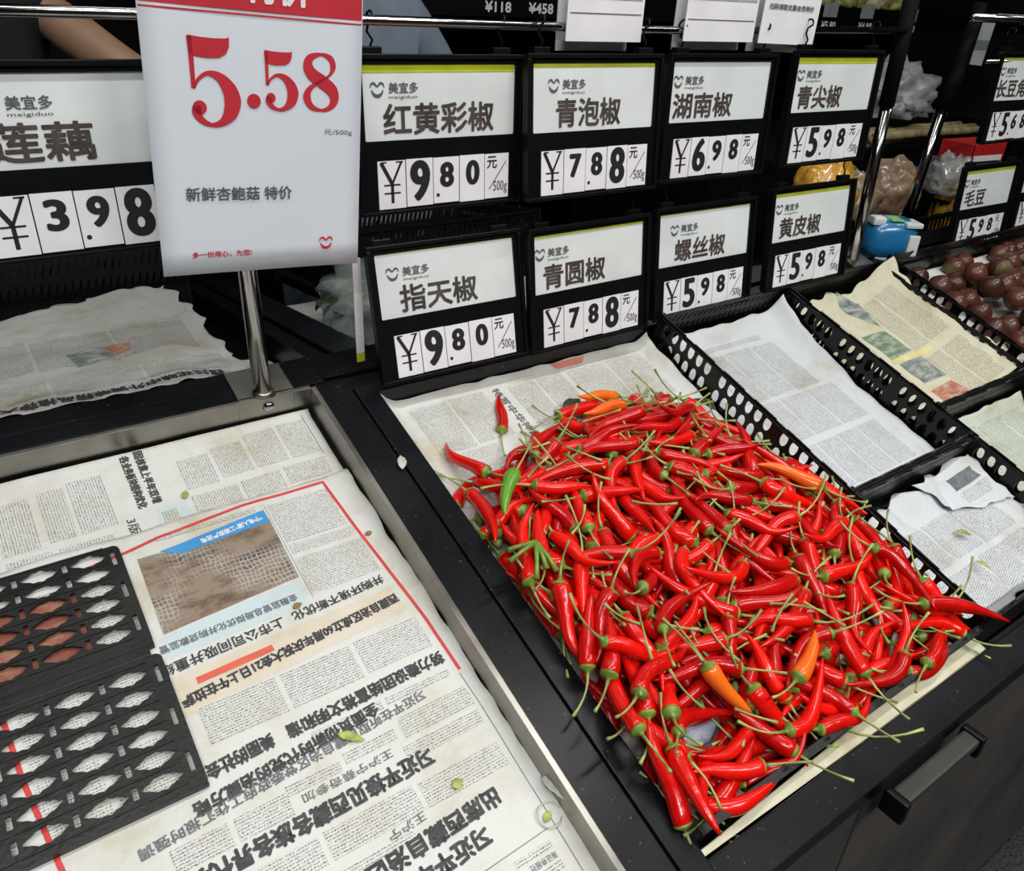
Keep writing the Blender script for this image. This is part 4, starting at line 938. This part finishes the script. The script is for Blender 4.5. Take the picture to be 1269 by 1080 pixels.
# sprig of green stems hanging over the left rail, green floret, dark leaf
sg = empty('stem_cluster', BED @ T((0.420, -0.315, heap_h(0.420, -0.315) + 0.002)), 'cluster of plump green stems over the left rail', 'stems')
for i, an in enumerate((3.0, 3.35, 4.15, 4.5, 4.75)):
    L = 0.032 + 0.006 * (i % 3); pts = [(L * t * math.cos(an), L * t * math.sin(an), 0.008 * t - 0.010 * t * t) for t in (0, .3, .6, 1)]
    obj('stem', tube_mesh('stem', pts, [0.0034, 0.0026, 0.0022, 0.0030], CALYX, 8), sg)
fl = empty('green_floret', BED @ T((0.418, -0.262, 0.006)), 'small crumbly yellow-green floret at the left edge of the heap', 'vegetable scrap')
FLM = mat('floret_green', (0.16, 0.22, 0.05), 0.7, var=0.5, scale=200, bump=0.8)
for i in range(7):
    bm = bmesh.new(); bmesh.ops.create_icosphere(bm, subdivisions=2, radius=0.0055)
    for v in bm.verts: v.co *= 1 + 0.35 * noise.noise(v.co * 400 + Vector((i, 0, 0)))
    bmesh.ops.translate(bm, verts=bm.verts, vec=(0.009 * math.cos(i), 0.013 * math.sin(i * 1.7), 0.002 * (i % 3)))
    obj('bud', bm_mesh('bud', bm, FLM, True), fl)
def leaf(name, M, L, W_, m, label, cat='leaf', curl=0.25):
    V, F = [], []; n = 10
    for i in range(n + 1):
        t = i / n; w = W_ * math.sin(PI * t ** 0.8) * 0.5 + 0.0002
        for j in (-1, -0.5, 0, 0.5, 1): V.append((L * t, w * j, curl * L * (t - t * t) * 0.8 + abs(j) * w * 0.35 + 0.0008 * math.sin(i * 2.1 + j)))
    for i in range(n):
        for j in range(4): k = i * 5 + j; F.append((k, k + 5, k + 6, k + 1))
    o = bpy.data.objects.new(name, mesh(name, V, F, m, True)); place(o, None, M); md = o.modifiers.new('t', 'SOLIDIFY'); md.thickness = 0.0005
    return tag(o, label, cat)
LEAFG = mat('leaf_yellow_green', (0.32, 0.38, 0.08), 0.5, var=0.4, scale=90); LEAFD = mat('leaf_dark_green', (0.03, 0.06, 0.03), 0.35, var=0.4); SCRAP = mat('scrap_brown', (0.22, 0.15, 0.06), 0.6, var=0.4)
TWH = mat('translucent_scrap', (0.6, 0.62, 0.55), 0.25, var=0.2, alpha=0.75)
leaf('dark_leaf', BED @ T((0.63, -0.108, -0.020)) @ RZ(0.4), 0.045, 0.022, LEAFD, 'dark green leaf poking from under the back edge of the heap')
leaf('dark_leaf', BED @ T((0.842, -0.15, -0.02)) @ RZ(-1.7) @ RY(-0.4), 0.05, 0.022, mat('leaf_olive', (0.06, 0.05, 0.03), 0.5), 'withered olive leaf beside the crate wall at the back right')
leaf('leaf_scrap', BED @ T((0.178, -0.378, h_left(0.178, -0.378) + 0.003)) @ RZ(-0.7), 0.026, 0.008, LEAFG, 'curled yellow-green leaf scrap on the front page')
leaf('leaf_scrap', BED @ T((0.304, -0.533, -0.029)) @ RZ(0.5), 0.012, 0.006, LEAFG, 'tiny pale green flake on the page margin near the plastic ring')
leaf('leaf_scrap', BED @ T((0.143, -0.062, -0.031)) @ RZ(1.2), 0.012, 0.006, LEAFG, 'small green-yellow fleck on the back newspaper column')
leaf('leaf_scrap', BED @ T((0.193, -0.240, -0.0285)) @ RZ(0.2), 0.010, 0.006, SCRAP, 'brown flake beside the headline under the picture')
leaf('leaf_scrap', BED @ T((0.247, -0.469, -0.0285)) @ RZ(0.2), 0.012, 0.008, LEAFG, 'pale curled flake between the large headlines')
leaf('leaf_scrap', BED @ T((1.02, -0.50, -0.012)) @ RZ(-0.7), 0.022, 0.008, LEAFG, 'green leaf bit on the crumpled newspaper')
leaf('leaf_scrap', BED @ T((1.00, -0.545, -0.012)) @ RZ(-1.1), 0.018, 0.007, LEAFG, 'second green leaf bit nearer the front on the crumpled newspaper')
leaf('plastic_scrap', BED @ T((0.366, -0.135, 0.001)) @ RZ(1.2), 0.022, 0.010, TWH, 'scrap of clear film with green bits on the left rail', 'scrap', 0.5)
leaf('plastic_scrap', BED @ T((0.322, -0.500, -0.022)) @ RZ(-1.5) @ RY(-.3), 0.030, 0.010, TWH, 'small standing flap of clear film by the steel liner', 'scrap', 0.3)
ring = bpy.data.objects.new('plastic_ring', tube_mesh('plastic_ring', [(0.011 * math.cos(t), 0.011 * math.sin(t), 0.0012 * math.sin(3 * t)) for t in np.linspace(0, 5.7, 24)], 0.0009, TWH, 6))
place(ring, None, BED @ T((0.3115, -0.530, h_left(0.3115, -0.53) + 0.0035))); tag(ring, 'pale plastic ring lying on the page margin', 'ring')
bean = bpy.data.objects.new('brown_seed', tube_mesh('brown_seed', [(-0.004, 0, 0), (-0.002, 0, 0), (0, 0, 0), (0.002, 0, 0), (0.004, 0, 0)], [0.0006, 0.0022, 0.0028, 0.0022, 0.0006], SCRAP, 8))
place(bean, None, BED @ T((0.303, -0.183, h_left(0.303, -0.183) + 0.0035))); tag(bean, 'brown seed sitting on the red frame line', 'seed')

# ------------------------------------------------------------------ chestnuts
CNM = chilli_mat('chestnut_skin', (0.030, 0.009, 0.006), (0.105, 0.034, 0.020), 0.34)
CNT = mat('chestnut_scar', (0.10, 0.075, 0.025), 0.55, var=0.4, scale=120)
def chestnut_mesh(seed):
    bm = bmesh.new(); bmesh.ops.create_uvsphere(bm, u_segments=18, v_segments=12, radius=0.023)
    for v in bm.verts:
        c = v.co.copy(); z = c.z / 0.023; f = 1 + 0.07 * noise.noise(c * 45 + Vector((seed, 0, 0)))
        v.co = Vector((c.x * 1.08 * f, c.y * (0.86 if c.y > 0 else 1.0) * f, c.z * 0.92 * f + (0.004 * max(0, z) ** 6)))
    return bm_mesh('chestnut', bm, CNM, True)
CNP = [chestnut_mesh(i * 3.3) for i in range(4)]
def scar_mesh(seed):
    bm = bmesh.new(); bmesh.ops.create_uvsphere(bm, u_segments=16, v_segments=10, radius=0.0236)
    bmesh.ops.delete(bm, geom=[v for v in bm.verts if v.co.z > -0.0125], context='VERTS')
    for v in bm.verts: v.co = Vector((v.co.x * 1.07, v.co.y * (0.88 if v.co.y > 0 else 1.0), v.co.z * 0.935))
    return bm_mesh('chestnut_scar', bm, CNT, True)
CNS = scar_mesh(1)
cn = 0; rr_ = random.Random(4); firstc = None
for layer, hz in ((0, HB + 0.024), (1, HB + 0.058)):
    for i in range(13):
        for j in range(8):
            a = 1.600 + i * 0.0475 + (0.024 if j % 2 else 0) + (0.02 if layer else 0) + rr_.uniform(-.005, .005); b = -0.030 - j * 0.0465 - (0.02 if layer else 0) + rr_.uniform(-.005, .005)
            if layer == 0 and (j == 0 and i in (1, 2, 5, 6)) : continue
            if layer == 1 and (a < 1.66 or b > -0.06 or rr_.random() < 0.15 or b < -0.33): continue
            if layer == 0 and a > 1.66 and -0.30 < b < -0.09 and a < 2.1: continue
            if a > 2.22: continue
            M = BED @ T((a, b, hz)) @ RZ(rr_.uniform(0, 6.3)) @ RX(rr_.uniform(-2.2, 0.6)) @ Matrix.Scale(rr_.uniform(0.9, 1.08), 4)
            o = empty('chestnut', M, 'shiny brown chestnut in the heap at the right', 'chestnut', 'chestnuts heaped in the right crate'); obj('shell', CNP[cn % 4], o); obj('scar', CNS, o); cn += 1

# ------------------------------------------------------------------ blue and white plastic device beside the post
BLU = mat('blue_plastic', (0.012, 0.14, 0.33), 0.25, var=0.08, coat=0.4); WPL = mat('white_plastic', (0.62, 0.66, 0.64), 0.3, var=0.05); LCD = mat('green_label', (0.22, 0.50, 0.16), 0.4, var=0.3, scale=150)
DM = T((1.590, 0.885, 0.990)) @ RZ(-0.55) @ Matrix.Diagonal((0.80, 0.90, 1.05, 1))
dv = empty('tape_dispenser', DM, 'rounded blue and white plastic dispenser at the foot of the steel post', 'dispenser')
def loft(name, secs, m, parent, M=None, n=20, ex=3.0):
    V, F = [], []
    for (z, rx, ry, ox, oy) in secs:
        for k in range(n):
            t = 2 * PI * k / n; c, s_ = math.cos(t), math.sin(t)
            V.append((ox + rx * math.copysign(abs(c) ** (2 / ex), c), oy + ry * math.copysign(abs(s_) ** (2 / ex), s_), z))
    for i in range(len(secs) - 1):
        for k in range(n): j = (k + 1) % n; F.append((i * n + k, i * n + j, (i + 1) * n + j, (i + 1) * n + k))
    F += [tuple(range(n))[::-1], tuple((len(secs) - 1) * n + k for k in range(n))]
    return obj(name, mesh(name, V, F, m, True), parent, M)
loft('base', [(0.0, 0.050, 0.032, 0, 0), (0.006, 0.062, 0.040, 0, 0), (0.016, 0.068, 0.044, 0, 0), (0.020, 0.068, 0.044, 0, 0)], WPL, dv)
loft('housing', [(0.018, 0.0685, 0.0445, 0, 0), (0.040, 0.070, 0.045, 0, 0), (0.065, 0.067, 0.043, 0, 0), (0.080, 0.058, 0.036, 0, 0.003), (0.086, 0.042, 0.024, 0, 0.004)], BLU, dv)
box('front_slot', (0.030, 0.058, -0.049, -0.040, 0.022, 0.062), WPL, dv, None, 0.003)
box('top_cap', (0.018, 0.062, -0.042, 0.010, 0.074, 0.084), WPL, dv, None, 0.004)
box('green_label', (-0.016, 0.016, -0.030, 0.014, 0.0845, 0.0875), LCD, dv, None, 0.001)
box('tape_guide', (-0.064, -0.030, -0.030, 0.000, 0.076, 0.092), WPL, dv, None, 0.005)

# ------------------------------------------------------------------ rear side of the island: papers, bag, crate
def h_rl(a, b): return -0.018 + 0.012 * abs(vnoise(a, b, 0.10, 8.2)) + 0.004 * abs(vnoise(a, b, 0.035, 3.4)) + 0.05 * max(0, (b - 0.25) / 0.25) - 0.035 * max(0, (a - 0.25) / 0.07) * max(0, 1 - b / 0.4)
rl = Sheet('newspaper', [(-0.30, 0.46), (0.295, 0.555), (0.335, 0.150), (-0.30, 0.150)], h_rl, 'grey', 'crumpled grey newspaper in the rear bin behind the left rail', REAR, ragged=0.02)
cols(rl, -0.05, 0.30, 0.205, 0.27, 3); cols(rl, -0.05, 0.28, 0.30, 0.40, 3); rl.text('西兰花味中外调味精品推荐大集', (0.28, 0.180), (-0.02, 0.172), 0.022, NINK, 0.0008)
rl.patch('printed_flower', [(0.10, 0.335), (0.15, 0.345), (0.165, 0.31), (0.11, 0.295)], PHOTO3, 0.0006); rl.patch('printed_flower', [(0.15, 0.345), (0.19, 0.345), (0.185, 0.315), (0.165, 0.31)], PHOTO4, 0.0006)
sc2 = Sheet('newspaper', [(0.31, 0.30), (0.368, 0.28), (0.372, 0.10), (0.30, 0.10)], lambda a, b: -0.044 + 0.006 * abs(vnoise(a, b, .05, 2)), 'cool', 'small bluish paper corner beside the rear rail', REAR, ragged=0.01)
rr2 = Sheet('newspaper', [(0.475, 0.62), (1.10, 0.62), (1.10, 0.06), (0.475, 0.06)], lambda a, b: -0.045 + 0.010 * abs(vnoise(a, b, .09, 12.2)), 'grey', 'grey newspaper in the rear bin seen between the poster and the lower signs', REAR)
cols(rr2, 0.49, 0.9, 0.1, 0.5, 3)
rc = crate('lattice_crate', -0.35, 0.36, 0.66, 0.86, -0.04, 0.11, 'black slatted crate behind the crumpled grey newspaper, under the lotus root sign', styles=('slot', 'slot', 'slot', 'slot'), frame=REAR)
rc2 = crate('lattice_crate', 0.60, 1.10, 0.52, 0.86, -0.04, 0.10, 'black crate behind the plastic bag in the rear bin', styles=('slot', 'slot', 'slot', 'slot'), frame=REAR)
BAG = mat('clear_plastic_film', (0.42, 0.50, 0.53), 0.12, var=0.1, alpha=0.42, coat=0.5)
def blob(name, M, sx, sy, sz, m, label, cat, seed=0, amp=0.35, freq=3.2, sub=4, flat=True, group=None):
    bm = bmesh.new(); bmesh.ops.create_icosphere(bm, subdivisions=sub, radius=1)
    for v in bm.verts:
        f = 1 + amp * (abs(noise.noise(v.co * freq + Vector((seed, seed, 0)))) * 1.3 - 0.25) + amp * 0.3 * noise.noise(v.co * freq * 3 + Vector((seed, 0, seed)))
        v.co = v.co * f; v.co = Vector((v.co.x * sx, v.co.y * sy, v.co.z * sz))
        if flat and v.co.z < -0.55 * sz: v.co.z = -0.55 * sz
    o = bpy.data.objects.new(name, bm_mesh(name, bm, m, True)); place(o, None, M @ T((0, 0, 0.55 * sz))); return tag(o, label, cat, group)
blob('plastic_bag', REAR @ T((0.62, 0.24, -0.030)) @ RZ(0.5), 0.15, 0.15, 0.075, BAG, 'crumpled clear plastic bag in the rear bin right of the post', 'bag', 3.0, 0.5, 2.6)
LEAFY = mat('leafy_green', (0.20, 0.26, 0.02), 0.5, var=0.5, scale=60)
lv = empty('leafy_greens', REAR @ T((0.575, 0.36, -0.028)), 'yellow-green leafy vegetables beside the plastic bag', 'vegetables')
for i in range(9):
    V, F = [], []; L, W_ = 0.07, 0.035; rn = random.Random(i)
    for p_ in range(9):
        t = p_ / 8; w = W_ * math.sin(PI * (0.15 + 0.8 * t)) * 0.6
        for j in (-1, -.4, .4, 1): V.append((L * t, w * j + 0.004 * math.sin(p_ * 2 + j), 0.02 * math.sin(PI * t) + 0.006 * math.sin(p_ * 1.7 + j * 3)))
    for p_ in range(8):
        for j in range(3): k = p_ * 4 + j; F.append((k, k + 4, k + 5, k + 1))
    obj('leaf', mesh('leaf', V, F, LEAFY, True), lv, WM[lv.name] @ T((rn.uniform(-.03, .05), rn.uniform(-.05, .06), 0.004 + 0.004 * i)) @ RZ(rn.uniform(0, 6.3)))

# ------------------------------------------------------------------ people on the far side
def person(name, M, top, legs, skin, label, arms, hair=(0.01, 0.008, 0.007), sleeve=0.5):
    root = empty(name, M, label, 'person')
    J = {'pelvis': (0, 0, .92), 'chest': (0, -.02, 1.22), 'neck': (0, -.03, 1.45), 'head0': (0, -.045, 1.53), 'head1': (0, -.05, 1.63), 'head2': (0, -.045, 1.70)}
    bones = [('pelvis', 'chest'), ('chest', 'neck'), ('neck', 'head0'), ('head0', 'head1'), ('head1', 'head2')]
    rad = {'pelvis': .065, 'chest': .07, 'neck': .052, 'head0': .066, 'head1': .088, 'head2': .080}
    for sx, s_ in ((-1, 'l'), (1, 'r')):
        J[s_ + 'sh'] = (sx * .17, -.02, 1.39); J[s_ + 'el'], J[s_ + 'wr'] = arms[s_]
        J[s_ + 'hip'] = (sx * .09, 0, .88); J[s_ + 'kn'] = (sx * .10, -.02, .48); J[s_ + 'an'] = (sx * .11, .03, .09); J[s_ + 'to'] = (sx * .13, -.13, .04)
        rad.update({s_ + 'sh': .050, s_ + 'el': .042, s_ + 'wr': .030, s_ + 'hip': .095, s_ + 'kn': .062, s_ + 'an': .042, s_ + 'to': .038})
        bones += [('chest', s_ + 'sh'), (s_ + 'sh', s_ + 'el'), (s_ + 'el', s_ + 'wr'), ('pelvis', s_ + 'hip'), (s_ + 'hip', s_ + 'kn'), (s_ + 'kn', s_ + 'an'), (s_ + 'an', s_ + 'to')]
    def skinned(nm, names, bns, m, grow=0.0, r0=None):
        names = list(names); idx = {q: i for i, q in enumerate(names)}
        me = bpy.data.meshes.new(nm); me.from_pydata([J[q] for q in names], [(idx[a], idx[b]) for a, b in bns], []); me.materials.append(m)
        o = obj(nm, me, root); md = o.modifiers.new('skin', 'SKIN')
        for i, q in enumerate(names):
            sv = me.skin_vertices[0].data[i]; sv.radius = ((rad[q] + grow) * (1.25 if q in ('chest', 'pelvis') else 1), (rad[q] + grow)); sv.use_root = (i == 0)
        sb = o.modifiers.new('sub', 'SUBSURF'); sb.levels = 2; sb.render_levels = 2; md.use_smooth_shade = True
        return o
    skinned('body', J.keys(), bones, skin)
    for s_ in 'lr':      # torso/sleeves as clothing
        a, b = Vector(J[s_ + 'sh']), Vector(J[s_ + 'el']); J[s_ + 'cf'] = tuple(a.lerp(b, sleeve)); rad[s_ + 'cf'] = 0.020
    rad['chest'] = 0.108; rad['pelvis'] = 0.100; rad['neck'] = 0.018; J['hem'] = (0, 0, .84); rad['hem'] = 0.095
    skinned('shirt', ['pelvis', 'hem', 'chest', 'neck', 'lsh', 'lcf', 'rsh', 'rcf'], [('pelvis', 'hem'), ('pelvis', 'chest'), ('chest', 'neck'), ('chest', 'lsh'), ('lsh', 'lcf'), ('chest', 'rsh'), ('rsh', 'rcf')], top, 0.042)
    skinned('trousers', ['pelvis', 'lhip', 'lkn', 'lan', 'rhip', 'rkn', 'ran'], [('pelvis', 'lhip'), ('lhip', 'lkn'), ('lkn', 'lan'), ('pelvis', 'rhip'), ('rhip', 'rkn'), ('rkn', 'ran')], legs, 0.035)
    hm = bmesh.new(); bmesh.ops.create_uvsphere(hm, u_segments=20, v_segments=14, radius=0.108)
    bmesh.ops.delete(hm, geom=[v for v in hm.verts if v.co.z < -0.02 and v.co.y < 0.03 or v.co.z < -0.06], context='VERTS')
    bmesh.ops.translate(hm, verts=hm.verts, vec=(0, -.035, 1.655)); obj('hair', bm_mesh('hair', hm, mat('dark_hair', hair, 0.5), True), root)
    for sx in (-1, 1):
        em = bmesh.new(); bmesh.ops.create_uvsphere(em, u_segments=10, v_segments=8, radius=0.010); bmesh.ops.translate(em, verts=em.verts, vec=(sx * .032, -.132, 1.625)); obj('eye', bm_mesh('eye', em, INK, True), root)
    obj('nose', tube_mesh('nose', [(0, -.128, 1.63), (0, -.144, 1.600), (0, -.130, 1.592)], [.005, .010, .006], skin, 8), root)
    obj('mouth', tube_mesh('mouth', [(-.020, -.120, 1.563), (0, -.127, 1.561), (.020, -.120, 1.563)], [.002, .004, .002], mat('lips', (0.28, 0.10, 0.08), 0.5), 6), root)
    for s_ in 'lr':      # hands with five fingers
        w = Vector(J[s_ + 'wr']); d = (w - Vector(J[s_ + 'el'])).normalized(); side = d.cross(Vector((0, 0, 1))).normalized()
        hd_ = loft('hand', [(0, .026, .016, 0, 0), (.03, .036, .017, 0, 0), (.06, .040, .016, 0, 0), (.085, .038, .013, 0, 0)], skin, root)
        up = d.cross(side); hd_.matrix_basis = Matrix(((side.x, up.x, d.x, w.x), (side.y, up.y, d.y, w.y), (side.z, up.z, d.z, w.z), (0, 0, 0, 1)))
        WM[hd_.name] = WM[root.name] @ hd_.matrix_basis
        for f, (ox, L) in enumerate(((-.029, .058), (-.010, .070), (.010, .074), (.029, .064))):
            obj('finger', tube_mesh('finger', [(ox, 0, .075), (ox, .004, .075 + L * .45), (ox, .014, .075 + L * .75), (ox, .026, .075 + L)], [.009, .0085, .008, .006], skin, 8), hd_)
        obj('finger', tube_mesh('finger', [(-.03, 0, .02), (-.052, .006, .048), (-.058, .014, .075)], [.011, .010, .007], skin, 8), hd_)
    return root
SKINM = mat('skin', (0.33, 0.20, 0.13), 0.5, var=0.08); BLK = mat('black_cloth', (0.006, 0.006, 0.007), 0.9); BLC = mat('pale_blue_grey_cloth', (0.20, 0.25, 0.32), 0.85, var=0.12, scale=8); DEN = mat('denim', (0.13, 0.17, 0.22), 0.9, var=0.3, scale=60)
person('person', T((0.07, 1.97, 0)) @ RZ(0.05), BLK, BLK, SKINM, 'person in black with a bare forearm, behind the lotus root sign',
       {'l': ((-.30, -.10, 1.12), (-.32, -.26, 1.08)), 'r': ((.29, -.14, 1.28), (.43, -.22, 1.19))}, sleeve=0.30)
person('person', T((0.90, 2.02, 0)) @ RZ(0.15), BLC, DEN, SKINM, 'person in pale blue-grey loose top, behind the red-yellow pepper sign',
       {'l': ((-.27, .08, 1.13), (-.12, .20, .95)), 'r': ((.33, -.04, 1.18), (.36, -.04, .92))}, sleeve=0.98)

# ------------------------------------------------------------------ produce behind on the right
BAGM = mat('glossy_clear_bag', (0.50, 0.50, 0.48), 0.10, var=0.1, alpha=0.55, coat=0.6)
def bundle(label, M, sx, sy, sz, col, nm='noodle_bag'):
    o = blob(nm, M, sx, sy, sz, mat('fill_' + nm + str(round(col[0], 2)), col, 0.22, var=0.35, scale=60, bump=0.6, bscale=160, coat=0.8), label, 'bag', random.random() * 9, 0.3, 2.4)
    return o
riser = empty('shelf_riser', T((2.3, 1.35, 0)), 'dark riser under the packed goods behind the posts', 'shelf')
box('riser_box', (1.62, 3.0, 1.02, 1.5, 0.0, 0.86), FRAMEB, riser, Matrix(), 0.004); box('upper_step', (1.75, 3.6, 1.52, 2.1, 0.0, 1.06), FRAMEB, riser, Matrix(), 0.004)
for (x0, x1, lab) in ((1.66, 1.93, 'black oval-holed crate of bagged noodles left of the second post'), (1.945, 2.30, 'black oval-holed crate behind the second post'), ):
    crate('lattice_crate', x0, x1, 1.06, 1.34, 0.86, 0.995, lab, styles=('oval', 'oval', 'oval', 'oval'), frame=Matrix())
bundle('yellow bagged noodles right of the green pointed pepper sign', T((1.74, 1.16, 0.985)), 0.085, 0.07, 0.105, (0.62, 0.33, 0.04))
bundle('clear bag of pale dough pieces behind the first right post', T((1.90, 1.17, 0.985)), 0.060, 0.06, 0.072, (0.42, 0.34, 0.20), 'dough_bag')
bundle('beige bagged goods between the two right posts', T((2.06, 1.17, 0.985)), 0.082, 0.07, 0.085, (0.42, 0.28, 0.19), 'beige_bag')
bundle('white foil packet under the green pointed pepper sign', T((1.60, 1.10, 0.99)), 0.07, 0.05, 0.045, (0.55, 0.60, 0.60), 'white_packet')
bundle('yellow bag in clear film left of the soybean sign', T((2.36, 1.14, 0.86)), 0.075, 0.07, 0.115, (0.46, 0.25, 0.02), 'yellow_bag')
blob('clear_bag', T((2.28, 1.14, 1.02)), 0.07, 0.06, 0.06, BAGM, 'clear film bunched above the yellow bag', 'bag', 5, 0.5)
blob('plastic_bag', T((2.70, 1.62, 1.14)), 0.15, 0.12, 0.10, mat('grey_white_bag', (0.30, 0.30, 0.31), 0.3, var=0.3, scale=12), 'crumpled grey-white bag behind the second post', 'bag', 6, 0.5)
WOOD = mat('pale_stick_wood', (0.32, 0.26, 0.13), 0.6, var=0.35, scale=40)
for i in range(9):
    a = T((2.50, 1.62 - 0.012 * i, 1.070 + 0.012 * (i % 3))) @ RZ(-0.05 + 0.03 * (i % 4)) @ RY(-0.02 + .01 * (i % 3))
    o = bpy.data.objects.new('yam_stick', tube_mesh('yam_stick', [(0, 0, 0), (0.25, 0.004, 0.003), (0.50, -0.002, 0), (0.66, 0.002, 0.002)], [0.013, 0.014, 0.012, 0.010], WOOD, 10))
    place(o, None, a); tag(o, 'long pale root stick lying in the bundle behind the posts', 'root vegetable', 'bundle of pale root sticks')
gp = empty('grey_board', T((3.00, 1.60, 1.07)) @ RY(0.18), 'tall grey board leaning right of the second post', 'board'); bm = bmesh.new()
box_bm(bm, -0.035, 0.035, 0, 0.012, 0, 0.22, 0.004); obj('board', bm_mesh('board', bm, mat('grey_board', (0.20, 0.22, 0.23), 0.5)), gp)
for (x, y, z, w, d, hgt, col, lab) in ((2.52, 1.22, 1.08, 0.16, 0.10, 0.05, (0.45, 0.02, 0.02), 'red and white carton above the blue box'), (2.50, 1.20, 1.03, 0.20, 0.12, 0.022, (0.03, 0.08, 0.20), 'flat dark blue box right of the second post'),
                                       (2.53, 1.24, 1.055, 0.18, 0.12, 0.022, (0.14, 0.12, 0.14), 'flat grey box between the red carton and blue box')):
    b_ = empty('carton', T((x, y, z)) @ RZ(-0.1), lab, 'box'); box('carton_body', (-w / 2, w / 2, -d / 2, d / 2, 0, hgt), mat('carton_%d' % int(col[2] * 1000 + col[0] * 100), col, 0.4), b_, None, 0.002)
    box('white_flap', (-w / 2 + .01, w / 2 - .01, -d / 2 - .001, -d / 2, 0.002, hgt * 0.35), CARD, b_, None, 0)
box('riser_shelf', (2.35, 2.75, 1.08, 1.35, 1.008, 1.026), FRAMEB, riser, Matrix(), 0.002)
# far shelving across the aisle, with price strips and greens
shf = empty('far_shelf', T((2.2, 2.5, 0)), 'black shelving across the aisle with small price labels', 'shelf')
box('shelf_back', (0.9, 4.8, 2.95, 3.0, 0, 2.2), FRAMEB, shf, Matrix(), 0)
for z in (0.45, 0.95, 1.45, 1.95): box('shelf_board', (0.9, 4.8, 2.25, 2.95, z - 0.03, z), FRAMEB, shf, Matrix(), 0.003); box('price_rail', (0.9, 4.8, 2.235, 2.249, z - 0.075, z + 0.0), FRAMEB, shf, Matrix(), 0.002)
for (x, st) in ((1.47, '¥118'), (1.63, '¥458')):
    g = empty('shelf_tag', T((x, 2.233, 1.388)), 'small white printed price %s on the far shelf' % ('118, left of the pair,' if x < 1.5 else '458, right of the pair,'), 'price tag')
    P, Z, F = text_vf(st, 0, 0, 0.095, 0.030, 0.0012); print_upright('tag_digits', P, F, WHITE, g, 0.001, Z)
for (x, y, z, st, lab) in ((3.08, 2.231, 1.405, '¥5.80', 'left of the two under the greens'), (3.33, 2.231, 1.405, '¥4.98', 'right of the two under the greens'), (3.66, 2.231, 1.400, '¥6.98', 'alone at the right end of the far shelf')):
    g = empty('shelf_tag', T((x, y, z)), 'grey shelf price tag, ' + lab, 'price tag')
    box('tag_card', (0, 0.09, -0.002, 0, 0.008, 0.058), mat('grey_tag', (0.33, 0.35, 0.36), 0.5), g, None, 0)
    P, Z, F = text_vf(st, 0.0, -0.034, 0.095, 0.028, 0.0012); print_upright('tag_digits', P, F, WHITE, g, 0.001, Z)
GV = mat('mixed_greens', (0.30, 0.30, 0.08), 0.5, var=0.6, scale=40)
for i in range(9):
    blob('greens_bunch', T((2.95 + i * 0.09, 2.30 + 0.03 * (i % 2), 1.45)), 0.05, 0.05, 0.035, GV if i % 3 else mat('pale_stalks', (0.5, 0.48, 0.3), 0.5), 'small bunch of greens on the far shelf at top right', 'greens', i * 1.3, 0.6, 3, 3, True, 'greens on the far shelf')
# grey plastic roll above the left bar
blob('plastic_bag', REAR @ T((0.14, 0.25, 0.60)) , 0.10, 0.07, 0.03, BAG, 'grey plastic film above the bar at top left', 'bag', 8, 0.5) if False else None
# right stand: pale panels hanging behind the upper bar
for (x, w, lab) in ((1.90, 0.05, 'narrow pale plastic panel behind the short bar, top right'), (2.16, 0.10, 'wide pale grey panel behind the short bar, top right')):
    g = empty('hanging_sheet', T((x, 0.98, 1.355)) @ RY(0.06), lab, 'panel'); box('sheet_body', (0, w, 0, 0.003, 0, 0.09), mat('pale_panel', (0.28, 0.31, 0.31), 0.3), g, None, 0.001)

# ceiling lamps (out of view) that house the light
for (lx, ly, lz, lp) in LAMPS:
    c = empty('ceiling_lamp', T((lx, ly, 3.0)), 'long tube lamp under the ceiling, outside the picture', 'lamp', 'ceiling tube lamps')
    box('lamp_housing', (-0.62, 0.62, -0.05, 0.05, -0.20, -0.17), WPL, c, None, 0.004)
    for sx in (-0.5, 0.5): obj('suspension_rod', tube_mesh('suspension_rod', [(sx, 0, -0.17), (sx, 0, 0)], 0.004, STEEL, 8), c)
